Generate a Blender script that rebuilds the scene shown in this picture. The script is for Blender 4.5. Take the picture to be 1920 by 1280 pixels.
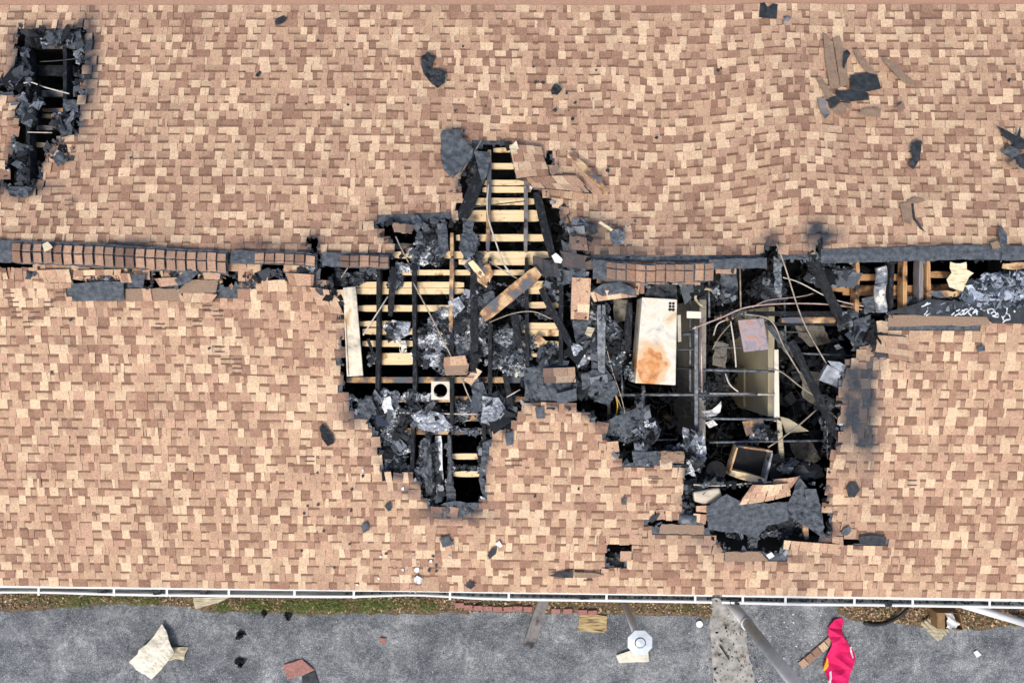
import bpy, bmesh, math, random
import numpy as np
from mathutils import Vector, Matrix, noise
random.seed(7); rng = np.random.default_rng(7)
R = random.uniform
scene = bpy.context.scene
for o in list(bpy.data.objects): bpy.data.objects.remove(o)

# ------------------------------------------------------------------ camera, sky, sun, exposure
FPX = 1280.0                       # focal length in photo pixels (24 mm on a 36 mm wide sensor)
YR, ZR, M = 1.25, 3.812, 0.20     # ridge line y / z, roof pitch
W_LO, W_UP = 5.31, 4.075            # horizontal run of the two slopes
CAM = Vector((0.0, 0.0, 13.812))
ROT = (Matrix.Rotation(0.007, 3, 'Z') @ Matrix.Rotation(0.0163, 3, 'Y'))
cd = bpy.data.cameras.new('camera'); cam = bpy.data.objects.new('camera', cd)
scene.collection.objects.link(cam)
cd.sensor_width = 36; cd.lens = 24; cd.clip_end = 500
cam.matrix_world = Matrix.Translation(CAM) @ ROT.to_4x4()
scene.camera = cam
world = bpy.data.worlds.new('World'); scene.world = world; world.use_nodes = True
nt = world.node_tree; bg = nt.nodes['Background']
sky = nt.nodes.new('ShaderNodeTexSky'); sky.sky_type = 'NISHITA'; sky.sun_disc = False
SUN_EL, SUN_AZ = math.radians(58), math.radians(200)   # azimuth clockwise from +Y
sky.sun_elevation = SUN_EL; sky.sun_rotation = SUN_AZ
sky.dust_density = 4; sky.air_density = 1.0; sky.ozone_density = 1.0
nt.links.new(sky.outputs[0], bg.inputs[0]); bg.inputs[1].default_value = 0.15
sl = bpy.data.lights.new('sun', 'SUN'); sl.energy = 1.5; sl.angle = math.radians(12); sl.color = (1, .95, .87)
so = bpy.data.objects.new('sun', sl); scene.collection.objects.link(so)
sd = Vector((math.sin(SUN_AZ)*math.cos(SUN_EL), math.cos(SUN_AZ)*math.cos(SUN_EL), math.sin(SUN_EL)))
so.rotation_euler = sd.to_track_quat('Z', 'Y').to_euler(); so.location = sd*30
vs = scene.view_settings; vs.view_transform = 'Standard'; vs.look = 'None'; vs.gamma = 1; vs.exposure = 0.27

# ------------------------------------------------------------------ geometry of the view: photo point -> place in the world
def ray(px, py): return ROT @ Vector(((px-960)/FPX, -(py-640)/FPX, -1.0))
def at_z(px, py, z):
    d = ray(px, py); return CAM + d*((z-CAM.z)/d.z)
def on_roof(px, py, h=0.0):          # point h metres above the roof plane
    d = ray(px, py)
    t = (ZR+h-M*YR+M*CAM.y-CAM.z)/(d.z-M*d.y); p = CAM+d*t
    if p.y > YR:
        t = (ZR+h+M*YR-M*CAM.y-CAM.z)/(d.z+M*d.y); p = CAM+d*t
    return p
RT = np.array(ROT.transposed())
def proj(P):
    q = (np.asarray(P, float)-np.array(CAM)) @ RT.T
    return np.stack([960+FPX*q[:, 0]/-q[:, 2], 640-FPX*q[:, 1]/-q[:, 2]], 1)
def roof_z(y): return ZR-M*abs(y-YR)

# ------------------------------------------------------------------ burnt openings traced on the roof plane
HOLES = [
 [(45,50),(160,48),(165,90),(160,150),(150,200),(145,240),(128,258),(100,268),(85,300),(70,330),(58,352),(12,350),(8,335),(22,290),(30,250),(35,200),(45,180),(10,172),(-5,178),(-5,155),(20,150),(28,110),(30,70),(35,58)],
 [(596,497),(735,484),(735,455),(718,440),(708,418),(735,420),(775,432),(800,418),(850,412),(862,370),(862,335),(885,300),(905,275),(950,270),(968,295),(968,330),(990,350),(1025,365),(1050,390),(1058,425),(1075,445),(1100,470),(1112,492),(1120,510),(1130,532),(1200,545),(1215,532),(1310,522),(1340,505),(1430,500),(1435,462),(1455,455),(1460,490),(1520,492),(1530,445),(1540,445),(1545,488),(1700,486),(1960,484),(1960,566),(1735,576),(1725,586),(1665,588),(1660,600),(1640,615),(1640,650),(1610,665),(1600,680),(1576,700),(1572,780),(1575,828),(1560,850),(1553,905),(1480,905),(1285,905),(1283,870),(1240,868),(1165,872),(1150,835),(1130,800),(1110,780),(1080,765),(1000,755),(982,750),(975,775),(955,800),(925,815),(912,860),(905,935),(870,955),(820,955),(795,935),(788,900),(765,890),(720,888),(710,845),(705,800),(670,775),(645,735),(640,690),(640,560),(625,540),(598,525)],
 [(1290,908),(1545,905),(1552,960),(1560,995),(1540,1012),(1480,1020),(1470,1033),(1365,1033),(1350,1012),(1320,985),(1285,980),(1280,940)],
 [(1212,973),(1285,975),(1285,986),(1218,985)],
 [(1138,1017),(1182,1017),(1182,1034),(1166,1036),(1166,1062),(1140,1062)],
 [(1575,1004),(1612,1004),(1612,1018),(1578,1018)],
 [(1672,687),(1690,687),(1690,697),(1672,697)],
 [(1020,286),(1033,284),(1034,318),(1026,322)],
 [(-9,468),(62,480),(68,500),(35,507),(-9,505)],
 [(128,513),(164,520),(160,541),(135,540)],
 [(268,516),(302,513),(298,541),(273,538)],
 [(345,508),(374,505),(374,530),(350,537)],
 [(413,503),(447,503),(452,527),(420,537)],
 [(490,488),(534,490),(532,522),(500,527)],
 [(576,450),(596,448),(597,480),(592,540),(581,527),(578,480)],
]
BARE = [[(133,520),(480,520),(480,548),(345,566),(133,566)], [(1222,985),(1330,985),(1350,1012),(1222,1004)], [(1345,1012),(1380,1012),(1475,1033),(1475,1052),(1360,1052)],
        [(1655,560),(1960,560),(1960,613),(1660,613)], [(1610,1002),(1662,1004),(1660,1024),(1610,1020)], [(700,405),(850,400),(850,430),(700,430)], [(885,262),(968,262),(968,285),(885,285)]]
def inpoly(pts, poly):
    x, y = pts[:, 0], pts[:, 1]; r = np.zeros(len(pts), bool); n = len(poly)
    for i in range(n):
        x1, y1 = poly[i]; x2, y2 = poly[(i+1) % n]
        c = ((y1 > y) != (y2 > y))
        r ^= c & (x < (x2-x1)*(y-y1)/((y2-y1) or 1e-9)+x1)
    return r
def inany(pts, polys):
    r = np.zeros(len(pts), bool)
    for p in polys: r |= inpoly(pts, p)
    return r
def distpoly(pts, polys):
    d = np.full(len(pts), 1e9)
    for poly in polys:
        n = len(poly)
        for i in range(n):
            a = np.array(poly[i], float); b = np.array(poly[(i+1) % n], float); ab = b-a
            t = np.clip(((pts-a) @ ab)/(ab @ ab), 0, 1)
            d = np.minimum(d, np.hypot(*(pts-(a+t[:, None]*ab)).T))
    return d
def wob(pts, s, seed=0):
    return np.array([noise.noise((p[0]*s, p[1]*s, seed)) for p in pts])
# buckled places: px, py, sigma x, sigma y, slide along the slope (px, + = towards the picture's bottom), sink (m)
BUCKLE = [(1235,330,110,170,14,.10),(1495,320,60,190,-9,-.05),(1400,420,60,60,6,.06),(980,240,110,90,6,.05),(1120,400,60,70,10,.05),(430,440,230,70,8,.05),(60,330,90,60,7,.05),(700,400,80,60,5,.06),(1160,250,30,150,-3,-.03),(600,620,60,90,4,.05),(1690,420,150,50,-5,-.02),(300,640,200,60,-2,0),(1200,850,90,60,4,.04)]
BK = []
for (a, b, sx, sy, sl_, sk) in BUCKLE:
    p = on_roof(a, b); s = (CAM.z-p.z)/FPX
    BK.append((p.x, p.y, sx*s, sy*s, -sl_*s, -sk))
def warp(x, y, z):
    dy = dz = 0.0
    for (a, b, sx, sy, k, q) in BK:
        u = ((x-a)/sx)**2+((y-b)/sy)**2
        if u < 12:
            g = math.exp(-.5*u); dy += k*g; dz += q*g
    f = min(1, abs(y-YR)/.8)
    return y+dy*f, z+dz
COSP = 1/math.sqrt(1+M*M)
def roof_pt(side, x, s, h):           # s = distance up the slope from its lower edge
    W = W_LO if side < 0 else W_UP
    w = W-s*COSP; y = YR+side*w; z = ZR-M*w+h
    y, z = warp(x, y, z)
    return (x, y, z)
# soot stains and one painted ridge shadow (photo px): cx, cy, rx, ry, strength
SOOT_SHADOW = [(1632,760,9,95,1.4),(1640,690,12,30,1),(168,110,14,80,1.5),(152,220,10,40,1),(30,110,16,60,.8),(40,352,50,14,1.3),(1605,760,34,85,1.3),(1590,700,30,30,1),(1532,440,20,22,1.5),(1555,438,25,8,1),(1445,447,14,16,1),
 (250,458,70,8,.8),(590,450,14,18,.9),(1150,470,60,14,.8),(1115,440,25,40,.8),(900,900,10,60,.9),(860,962,60,10,1.1),(665,770,30,25,.8),(1660,640,26,22,.5),(740,415,50,14,.7),(655,660,7,90,.8),  # first strip here: ridge shadow with soot, painted above the left caps
 (1420,1000,130,40,.7),(1030,870,0.1,0.1,0),(860,250,26,20,.25),(760,920,30,8,.5),(1145,440,40,25,.5),(130,640,25,8,.35),(1640,835,18,14,.6),(380,470,80,7,.6),(500,460,80,7,.6),(1300,470,160,7,.5),(1750,462,200,6,.5),(1255,870,30,7,.5),(45,170,40,20,.5),(1620,880,12,50,.4)]
def soot_shadow_at(pts):
    d = distpoly(pts, HOLES[:3]+HOLES[14:])
    w = 1+.9*wob(pts, .05, 3.3)
    s = .95*np.exp(-(d/(4.0*np.clip(w*w-.25, .15, 2.2)))**1.3)
    for (cx, cy, rx, ry, k) in SOOT_SHADOW:
        u = ((pts[:, 0]-cx)/rx)**2+((pts[:, 1]-cy)/ry)**2
        s = np.maximum(s, np.clip(k*np.exp(-.9*u)*w, 0, 1))
    return np.clip(s, 0, 1)

# ------------------------------------------------------------------ materials
def new_mat(name):
    m = bpy.data.materials.new(name); m.use_nodes = True
    return m, m.node_tree, m.node_tree.nodes['Principled BSDF']
def N(t, kind, **kw):
    n = t.nodes.new(kind)
    for k, v in kw.items():
        if k in n.inputs: n.inputs[k].default_value = v
        else: setattr(n, k, v)
    return n
def ramp(t, stops, fac):
    r = t.nodes.new('ShaderNodeValToRGB'); e = r.color_ramp.elements
    while len(e) < len(stops): e.new(.5)
    for el, (p, c) in zip(e, stops): el.position = p; el.color = (*c, 1)
    t.links.new(fac, r.inputs[0]); return r.outputs[0]
def mixc(t, a, b, fac, mode='MIX'):
    m = t.nodes.new('ShaderNodeMix'); m.data_type = 'RGBA'; m.blend_type = mode
    for sock, v in ((m.inputs[0], fac), (m.inputs[6], a), (m.inputs[7], b)):
        if isinstance(v, bpy.types.NodeSocket): t.links.new(v, sock)
        elif isinstance(v, tuple): sock.default_value = (*v, 1)
        else: sock.default_value = v
    return m.outputs[2]
def coords(t, obj=False, scale=(1, 1, 1), rnd=False):
    if obj: src = t.nodes.new('ShaderNodeTexCoord').outputs['Object']
    else: src = t.nodes.new('ShaderNodeNewGeometry').outputs['Position']
    mp = N(t, 'ShaderNodeMapping'); mp.inputs['Scale'].default_value = scale
    t.links.new(src, mp.inputs['Vector'])
    if rnd:
        oi = t.nodes.new('ShaderNodeObjectInfo'); mu = t.nodes.new('ShaderNodeMath'); mu.operation = 'MULTIPLY'
        mu.inputs[1].default_value = 37; t.links.new(oi.outputs['Random'], mu.inputs[0])
        t.links.new(mu.outputs[0], mp.inputs['Location'])
    return mp.outputs[0]
def noi(t, vec, scale, detail=4, rough=.55, dist=0):
    n = N(t, 'ShaderNodeTexNoise', Scale=scale, Detail=detail, Roughness=rough, Distortion=dist)
    t.links.new(vec, n.inputs['Vector']); return n.outputs['Fac']
def bump(t, b, h, strength, dist=.01):
    n = N(t, 'ShaderNodeBump', Strength=strength, Distance=dist)
    t.links.new(h, n.inputs['Height']); t.links.new(n.outputs[0], b.inputs['Normal'])
def simple(name, stops, scale, rough=.85, detail=5, metal=0, bmp=.3, bscale=None, obj=False, stretch=(1, 1, 1), rnd=False, dist=0, spec=.3):
    m, t, b = new_mat(name)
    v = coords(t, obj, stretch, rnd); f = noi(t, v, scale, detail, .6, dist)
    t.links.new(ramp(t, stops, f), b.inputs['Base Color'])
    b.inputs['Roughness'].default_value = rough; b.inputs['Metallic'].default_value = metal
    b.inputs['Specular IOR Level'].default_value = spec
    if bmp: bump(t, b, noi(t, v, bscale or scale*3, 4), bmp)
    return m
MT = {}
# asphalt shingle: colour comes from the attribute, alpha = soot and painted ridge shadow
def shingle_mat(name):
    m, t, b = new_mat(name)
    at = t.nodes.new('ShaderNodeAttribute'); at.attribute_name = 'Col'
    v = coords(t)
    g = noi(t, v, 46, 5, .95); g2 = noi(t, v, 22, 4, .6); g3 = noi(t, v, 1.3, 4, .55)
    c = mixc(t, at.outputs['Color'], ramp(t, [(.36, (.42, .38, .36)), (.5, (1, 1, 1)), (.64, (1.5, 1.46, 1.42))], g), .75, 'MULTIPLY')
    c = mixc(t, c, ramp(t, [(.3, (.78, .76, .75)), (.6, (1.08, 1.07, 1.06))], g2), .6, 'MULTIPLY')
    c = mixc(t, c, ramp(t, [(.3, (.86, .85, .86)), (.7, (1.07, 1.07, 1.05))], g3), .7, 'MULTIPLY')
    sn = noi(t, v, 18, 5, .65)
    ad = t.nodes.new('ShaderNodeMath'); ad.operation = 'MULTIPLY_ADD'; ad.inputs[1].default_value = .9; ad.inputs[2].default_value = -.40
    t.links.new(sn, ad.inputs[0])
    sm = t.nodes.new('ShaderNodeMath'); sm.operation = 'MULTIPLY'
    k = t.nodes.new('ShaderNodeMath'); k.operation = 'ADD'; k.inputs[1].default_value = 1.0
    t.links.new(ad.outputs[0], k.inputs[0]); t.links.new(at.outputs['Alpha'], sm.inputs[0]); t.links.new(k.outputs[0], sm.inputs[1]); sm.use_clamp = True
    sc_ = ramp(t, [(.3, (.022, .025, .03)), (.7, (.075, .085, .10))], sn)
    c = mixc(t, c, sc_, sm.outputs[0])
    t.links.new(c, b.inputs['Base Color']); b.inputs['Roughness'].default_value = .95; b.inputs['Specular IOR Level'].default_value = .15
    bump(t, b, g, .5, .004)
    return m
MT['shingle'] = shingle_mat('shingle_granules')
MT['felt'] = simple('charred_felt', [(.26, (.03, .035, .041)), (.5, (.085, .098, .113)), (.72, (.15, .17, .193)), (.85, (.27, .29, .31))], 14, .8, 10, bscale=70, bmp=.8)
MT['felt_dark'] = simple('black_felt', [(.3, (.014, .016, .019)), (.7, (.055, .063, .072))], 9, .7, 5, bscale=90, bmp=.3)
MT['grit'] = simple('shingle_back', [(.3, (.22, .15, .105)), (.7, (.38, .27, .19))], 60, .95, 5, bmp=.6, bscale=200)
MT['ground'] = None
def char_mat(name, ash=.62, cool=(.075, .085, .10)):
    m, t, b = new_mat(name)
    v = coords(t, True, (1, 2.2, 2.2), True)
    vo = N(t, 'ShaderNodeTexVoronoi', Scale=34.0); vo.feature = 'DISTANCE_TO_EDGE'; t.links.new(v, vo.inputs['Vector'])
    n1 = noi(t, v, 9, 6, .65); n2 = noi(t, v, 70, 4, .7)
    c = ramp(t, [(.0, (.004, .004, .005)), (.12, (.018, .02, .023)), (.6, (.04, .045, .052))], vo.outputs['Distance'])
    c = mixc(t, c, cool, ramp(t, [(ash-.12, (0, 0, 0)), (ash+.12, (1, 1, 1))], n1))
    c = mixc(t, c, (.34, .36, .38), ramp(t, [(.68, (0, 0, 0)), (.78, (1, 1, 1))], n2))
    t.links.new(c, b.inputs['Base Color']); b.inputs['Roughness'].default_value = .62; b.inputs['Specular IOR Level'].default_value = .35
    bump(t, b, vo.outputs['Distance'], .9, .03)
    return m
MT['char'] = char_mat('charred_timber')
MT['char_ash'] = char_mat('ashy_timber', .48, (.16, .175, .19))
def wood_mat(name, light, dark, scorch, burn=(.02, .017, .016), tint=(.30, .15, .06)):
    m, t, b = new_mat(name)
    v = coords(t, True, (1.2, 16, 16), True); v2 = coords(t, True, (1, 1, 1), True)
    g = noi(t, v, 3, 6, .6, .4); s = noi(t, v2, 3.2, 5, .6)
    c = ramp(t, [(.3, dark), (.5, light), (.75, tuple(min(1, x*1.12) for x in light))], g)
    c = mixc(t, c, tint, ramp(t, [(scorch-.10, (0, 0, 0)), (scorch, (1, 1, 1))], s))
    c = mixc(t, c, burn, ramp(t, [(scorch-.01, (0, 0, 0)), (scorch+.06, (1, 1, 1))], s))
    t.links.new(c, b.inputs['Base Color']); b.inputs['Roughness'].default_value = .8
    bump(t, b, g, .25, .01)
    return m
MT['wood'] = wood_mat('pale_pine', (.85, .66, .39), (.74, .52, .27), .67)
MT['wood_mid'] = wood_mat('scorched_pine', (.50, .29, .13), (.32, .16, .065), .58)
MT['wood_half'] = wood_mat('half_burnt_board', (.62, .44, .25), (.46, .28, .13), .50, (.10, .115, .135))
MT['wood_grey'] = wood_mat('grey_burnt_board', (.22, .20, .19), (.13, .125, .125), .58, (.03, .032, .036), (.14, .13, .13))
MT['metal_rust'] = simple('rusted_white_sheet', [(.30, (.13, .14, .15)), (.38, (.50, .47, .41)), (.48, (.74, .69, .58)), (.58, (.66, .57, .42)), (.63, (.50, .34, .18)), (.68, (.46, .17, .045)), (.8, (.62, .25, .05))], 2.0, .55, 6, .15, .15, obj=True, rnd=True, dist=.6)
MT['metal_pale'] = simple('scorched_pale_sheet', [(.30, (.09, .10, .11)), (.42, (.36, .33, .27)), (.58, (.56, .50, .40)), (.74, (.33, .21, .10))], 3.2, .5, 6, .2, .15, obj=True, rnd=True, dist=.5)
MT['rust'] = simple('heat_tinted_steel', [(.3, (.20, .18, .20)), (.5, (.34, .29, .31)), (.60, (.36, .21, .17)), (.68, (.55, .26, .06)), (.76, (.30, .22, .20))], 7, .5, 6, .4, .2, dist=.8)
MT['steel'] = simple('burnt_steel', [(.3, (.05, .057, .066)), (.55, (.17, .19, .21)), (.72, (.36, .38, .40))], 14, .55, 5, .3, .2)
MT['galv'] = simple('galvanised_sheet', [(.3, (.12, .13, .15)), (.6, (.40, .43, .47)), (.8, (.62, .65, .70))], 7, .4, 5, .35, .15)
MT['white'] = simple('white_paint', [(.3, (.74, .74, .72)), (.7, (.82, .82, .80))], 3, .5, 3, bmp=0)
MT['trough'] = simple('dirty_gutter_inside', [(.3, (.06, .06, .05)), (.5, (.27, .28, .25)), (.75, (.48, .49, .45))], 4, .7, 5, stretch=(.4, 4, 4), bmp=.1)
MT['cream'] = simple('cream_sheet', [(.3, (.62, .58, .46)), (.7, (.80, .76, .64))], 2.5, .6, 4, bmp=.1)
MT['tan_metal'] = simple('weathered_tan_panel', [(.3, (.22, .19, .12)), (.5, (.42, .37, .25)), (.7, (.62, .56, .42))], 6, .55, 5, .1, .2, stretch=(1, 5, 1))
MT['splinter'] = simple('splintered_pale_wood', [(.3, (.42, .30, .16)), (.45, (.72, .62, .40)), (.7, (.80, .74, .54))], 5, .8, 5, stretch=(1, 7, 1))
MT['burnt_ply'] = simple('streaky_burnt_plywood', [(.36, (.05, .035, .022)), (.48, (.36, .26, .12)), (.66, (.60, .48, .26))], 4, .85, 5, stretch=(1, 9, 1))
MT['plaster'] = simple('smoke_stained_wallboard', [(.3, (.58, .50, .32)), (.6, (.74, .66, .46)), (.8, (.80, .73, .55))], 1.5, .9, 4, bmp=.1)
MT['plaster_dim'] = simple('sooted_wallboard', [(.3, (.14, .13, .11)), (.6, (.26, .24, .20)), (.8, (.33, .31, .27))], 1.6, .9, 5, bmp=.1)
MT['wall_grey'] = simple('grey_sooted_wallboard', [(.3, (.30, .28, .24)), (.6, (.46, .43, .38)), (.8, (.55, .52, .47))], 1.6, .9, 5, bmp=.1)
MT['flaky'] = simple('flaking_pipe_paint', [(.40, (.15, .17, .20)), (.47, (.30, .32, .35)), (.52, (.70, .64, .55)), (.7, (.80, .76, .70))], 7, .7, 6, bmp=.4, dist=.4)
MT['soot'] = simple('soot_black', [(.3, (.006, .006, .007)), (.7, (.022, .023, .026))], 5, .9, 4)
MT['wire'] = simple('bare_wire', [(.3, (.20, .16, .12)), (.7, (.46, .40, .33))], 9, .5, 3, .3, 0)
MT['wire_white'] = simple('pale_cable', [(.3, (.42, .38, .32)), (.7, (.68, .62, .54))], 9, .6, 3, 0, 0)
MT['wire_dark'] = simple('burnt_wire', [(.3, (.03, .032, .036)), (.7, (.13, .13, .13))], 9, .5, 3, .3, 0)
MT['copper'] = simple('copper_tube', [(.3, (.42, .27, .23)), (.7, (.66, .52, .47))], 12, .4, 3, .4, 0)
MT['pole'] = simple('grey_pole_paint', [(.3, (.66, .65, .64)), (.7, (.80, .79, .78))], 5, .5, 4, .1, .1)
MT['paper'] = simple('white_paper', [(.3, (.66, .66, .65)), (.7, (.82, .82, .81))], 8, .9, 3, bmp=0)
MT['card'] = simple('cardboard', [(.3, (.20, .12, .055)), (.7, (.30, .19, .09))], 8, .9, 3)
MT['red'] = simple('red_cloth', [(.3, (.62, .006, .085)), (.7, (.76, .01, .14))], 3, .7, 3, bmp=.1)
MT['yellow'] = simple('yellow_print', [(.3, (.75, .42, .02)), (.7, (.85, .52, .03))], 3, .7, 2, bmp=0)
MT['brick'] = simple('pink_brick', [(.3, (.28, .12, .10)), (.7, (.42, .22, .19))], 25, .9, 4, obj=True, rnd=True)
MT['rubber'] = simple('black_rubber', [(.3, (.008, .009, .01)), (.7, (.025, .027, .03))], 9, .5, 3)
MT['membrane'] = simple('tan_roll_roofing', [(.3, (.36, .21, .14)), (.7, (.46, .28, .195))], 40, .95, 4)
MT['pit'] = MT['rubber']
def cabinet_mat():
    m, t, b = new_mat('stained_cabinet_enamel'); v = coords(t, True); n1 = noi(t, v, 3.2, 7, .62, .5); n2 = noi(t, v, 9, 6, .65)
    c = ramp(t, [(.30, (.20, .21, .22)), (.38, (.52, .49, .42)), (.48, (.68, .64, .55)), (.60, (.62, .55, .41)), (.70, (.50, .34, .18))], n1)
    def blob(loc, sc):
        mp = N(t, 'ShaderNodeMapping'); mp.inputs['Location'].default_value = loc; mp.inputs['Scale'].default_value = sc; mp.vector_type = 'POINT'
        wv_ = t.nodes.new('ShaderNodeTexNoise'); wv_.inputs['Scale'].default_value = 5; wv_.inputs['Detail'].default_value = 6; t.links.new(v, wv_.inputs['Vector'])
        ad = t.nodes.new('ShaderNodeVectorMath'); ad.operation = 'MULTIPLY_ADD'; ad.inputs[1].default_value = (.34, .34, 0); t.links.new(wv_.outputs['Color'], ad.inputs[0]); t.links.new(v, ad.inputs[2])
        t.links.new(ad.outputs[0], mp.inputs['Vector']); g = N(t, 'ShaderNodeVectorMath'); g.operation = 'LENGTH'; t.links.new(mp.outputs[0], g.inputs[0]); return g.outputs['Value']
    d = blob((-.30, .45, 0), (3.4, 2.4, .05))
    c = mixc(t, (.60, .42, .24), c, ramp(t, [(.84, (0, 0, 0)), (1.0, (1, 1, 1))], d))
    c = mixc(t, ramp(t, [(.35, (.30, .11, .04)), (.5, (.56, .22, .05)), (.65, (.60, .36, .18))], n2), c, ramp(t, [(.62, (0, 0, 0)), (.70, (1, 1, 1))], d))
    t.links.new(c, b.inputs['Base Color']); b.inputs['Roughness'].default_value = .5; bump(t, b, n1, .1); return m
MT['cabinet'] = cabinet_mat()
def col_mat(name, rough=.9, gain=1):
    m, t, b = new_mat(name)
    at = t.nodes.new('ShaderNodeAttribute'); at.attribute_name = 'Col'
    v = coords(t); c = mixc(t, at.outputs['Color'], ramp(t, [(.3, (.5, .5, .5)), (.7, (1.4, 1.4, 1.4))], noi(t, v, 60, 4)), .8, 'MULTIPLY')
    t.links.new(c, b.inputs['Base Color']); b.inputs['Roughness'].default_value = rough; b.inputs['Specular IOR Level'].default_value = .25
    bump(t, b, noi(t, v, 90, 3), .4)
    return m
MT['rubble'] = col_mat('burnt_rubble')
MT['leafy'] = col_mat('plant_matter', .8)
def asphalt():
    m, t, b = new_mat('worn_asphalt'); v = coords(t)
    big = noi(t, v, 1.3, 11, .80, .4); mid = noi(t, v, 13, 7, .8); fine = noi(t, v, 48, 5, .9); fine2 = noi(t, v, 30, 5, .85)
    c = ramp(t, [(.34, (.055, .062, .070)), (.46, (.115, .126, .138)), (.55, (.20, .21, .22)), (.68, (.38, .39, .395))], big)
    c = mixc(t, c, ramp(t, [(.36, (.45, .46, .5)), (.64, (1.45, 1.45, 1.4))], mid), .85, 'MULTIPLY')
    c = mixc(t, c, ramp(t, [(.40, (.30, .31, .33)), (.5, (.95, .95, .95)), (.60, (2.2, 2.2, 2.15))], fine), .9, 'MULTIPLY')
    c = mixc(t, c, (.46, .47, .47), ramp(t, [(.56, (0, 0, 0)), (.63, (.9, .9, .9))], fine2))
    t.links.new(c, b.inputs['Base Color']); b.inputs['Roughness'].default_value = .95
    bump(t, b, fine, .6, .01); return m
MT['asphalt'] = asphalt()
MT['concrete'] = simple('stained_concrete', [(.3, (.10, .095, .085)), (.45, (.30, .29, .265)), (.7, (.50, .49, .46))], 5, .95, 7, bmp=.5, bscale=60)
MT['soil'] = simple('litter_soil', [(.3, (.05, .035, .022)), (.5, (.14, .10, .06)), (.7, (.26, .19, .12))], 26, .95, 6, bmp=.8, bscale=60)

# ------------------------------------------------------------------ object helpers
COL = scene.collection
def link(o): COL.objects.link(o); return o
def tag(o, label=None, cat=None, group=None, kind=None):
    if label: o['label'] = label
    if cat: o['category'] = cat
    if group: o['group'] = group
    if kind: o['kind'] = kind
    return o
def obj(name, verts, faces, mat, parent=None, loc=(0, 0, 0), cols=None, smooth=False):
    me = bpy.data.meshes.new(name); loc = Vector(loc)
    me.from_pydata([tuple(Vector(v)-loc) for v in verts], [], faces)
    if cols is not None: setcol(me, cols)
    if smooth: me.polygons.foreach_set('use_smooth', [True]*len(me.polygons))
    me.materials.append(mat if not isinstance(mat, str) else MT[mat]); me.update()
    o = bpy.data.objects.new(name, me); o.location = loc; link(o)
    if parent is not None: setp(o, parent)
    return o
def setp(o, parent):
    o.parent = parent; o.matrix_parent_inverse = parent_inv(parent)
def parent_inv(p):
    return Matrix.LocRotScale(p.location, p.rotation_euler, p.scale).inverted()
def setcol(me, cols):                       # one RGBA per vertex or per face
    a = me.color_attributes.new('Col', 'FLOAT_COLOR', 'CORNER')
    cols = np.asarray(cols, np.float32)
    if len(cols) == len(me.loops): arr = cols
    elif len(cols) == len(me.polygons):
        arr = np.repeat(cols, [p.loop_total for p in me.polygons], 0)
    else:
        li = np.zeros(len(me.loops), np.int32); me.loops.foreach_get('vertex_index', li); arr = cols[li]
    a.data.foreach_set('color', arr.astype(np.float32).ravel())
def empty(name, loc, label=None, cat=None, group=None):
    o = bpy.data.objects.new(name, None); o.empty_display_size = .1; o.location = loc; link(o)
    return tag(o, label, cat, group)
def box_v(c, dx, dy, dz):
    return [(c[0]+sx*dx, c[1]+sy*dy, c[2]+sz*dz) for sz in (-1, 1) for sx, sy in ((-1, -1), (1, -1), (1, 1), (-1, 1))]
BF = [(3, 2, 1, 0), (4, 5, 6, 7), (0, 1, 5, 4), (1, 2, 6, 5), (2, 3, 7, 6), (3, 0, 4, 7)]
def box(name, x0, x1, y0, y1, z0, z1, mat, parent=None):
    c = ((x0+x1)/2, (y0+y1)/2, (z0+z1)/2)
    return obj(name, box_v(c, (x1-x0)/2, (y1-y0)/2, (z1-z0)/2), BF, mat, parent)
def beam(name, A, B, w, t, mat, parent=None, seg=None, rough=0.0, taper=1.0, label=None, cat=None, group=None):
    A, B = Vector(A), Vector(B); d = B-A; L = d.length; d.normalize()
    side = d.cross(Vector((0, 0, 1))); side.normalize(); up = side.cross(d)
    mtx = Matrix((d, side, up)).transposed().to_4x4(); mtx.translation = A
    seg = seg or max(2, int(L/.12)); vs_, fs = [], []
    for i in range(seg+1):
        u = i/seg; k = 1-(1-taper)*u
        e = (.75 if rough and i in (0, seg) else 1)
        for (sy, sz) in ((-1, -1), (1, -1), (1, 1), (-1, 1)):
            vs_.append((u*L+R(-1, 1)*rough*(2.0 if i in (0, seg) else .6), sy*w/2*k*e+R(-1, 1)*rough, sz*t/2*k+R(-1, 1)*rough))
    for i in range(seg):
        a = 4*i
        for j in range(4): fs.append((a+j, a+(j+1) % 4, a+4+(j+1) % 4, a+4+j))
    fs.append((3, 2, 1, 0)); fs.append(tuple(4*seg+j for j in range(4)))
    me = bpy.data.meshes.new(name); me.from_pydata(vs_, [], fs); me.materials.append(MT[mat])
    bm = bmesh.new(); bm.from_mesh(me); bmesh.ops.recalc_face_normals(bm, faces=bm.faces); bm.to_mesh(me); bm.free()
    o = bpy.data.objects.new(name, me); link(o)
    o.location = mtx.to_translation(); o.rotation_euler = mtx.to_euler()
    if parent is not None: setp(o, parent)
    return tag(o, label, cat, group)
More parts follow.
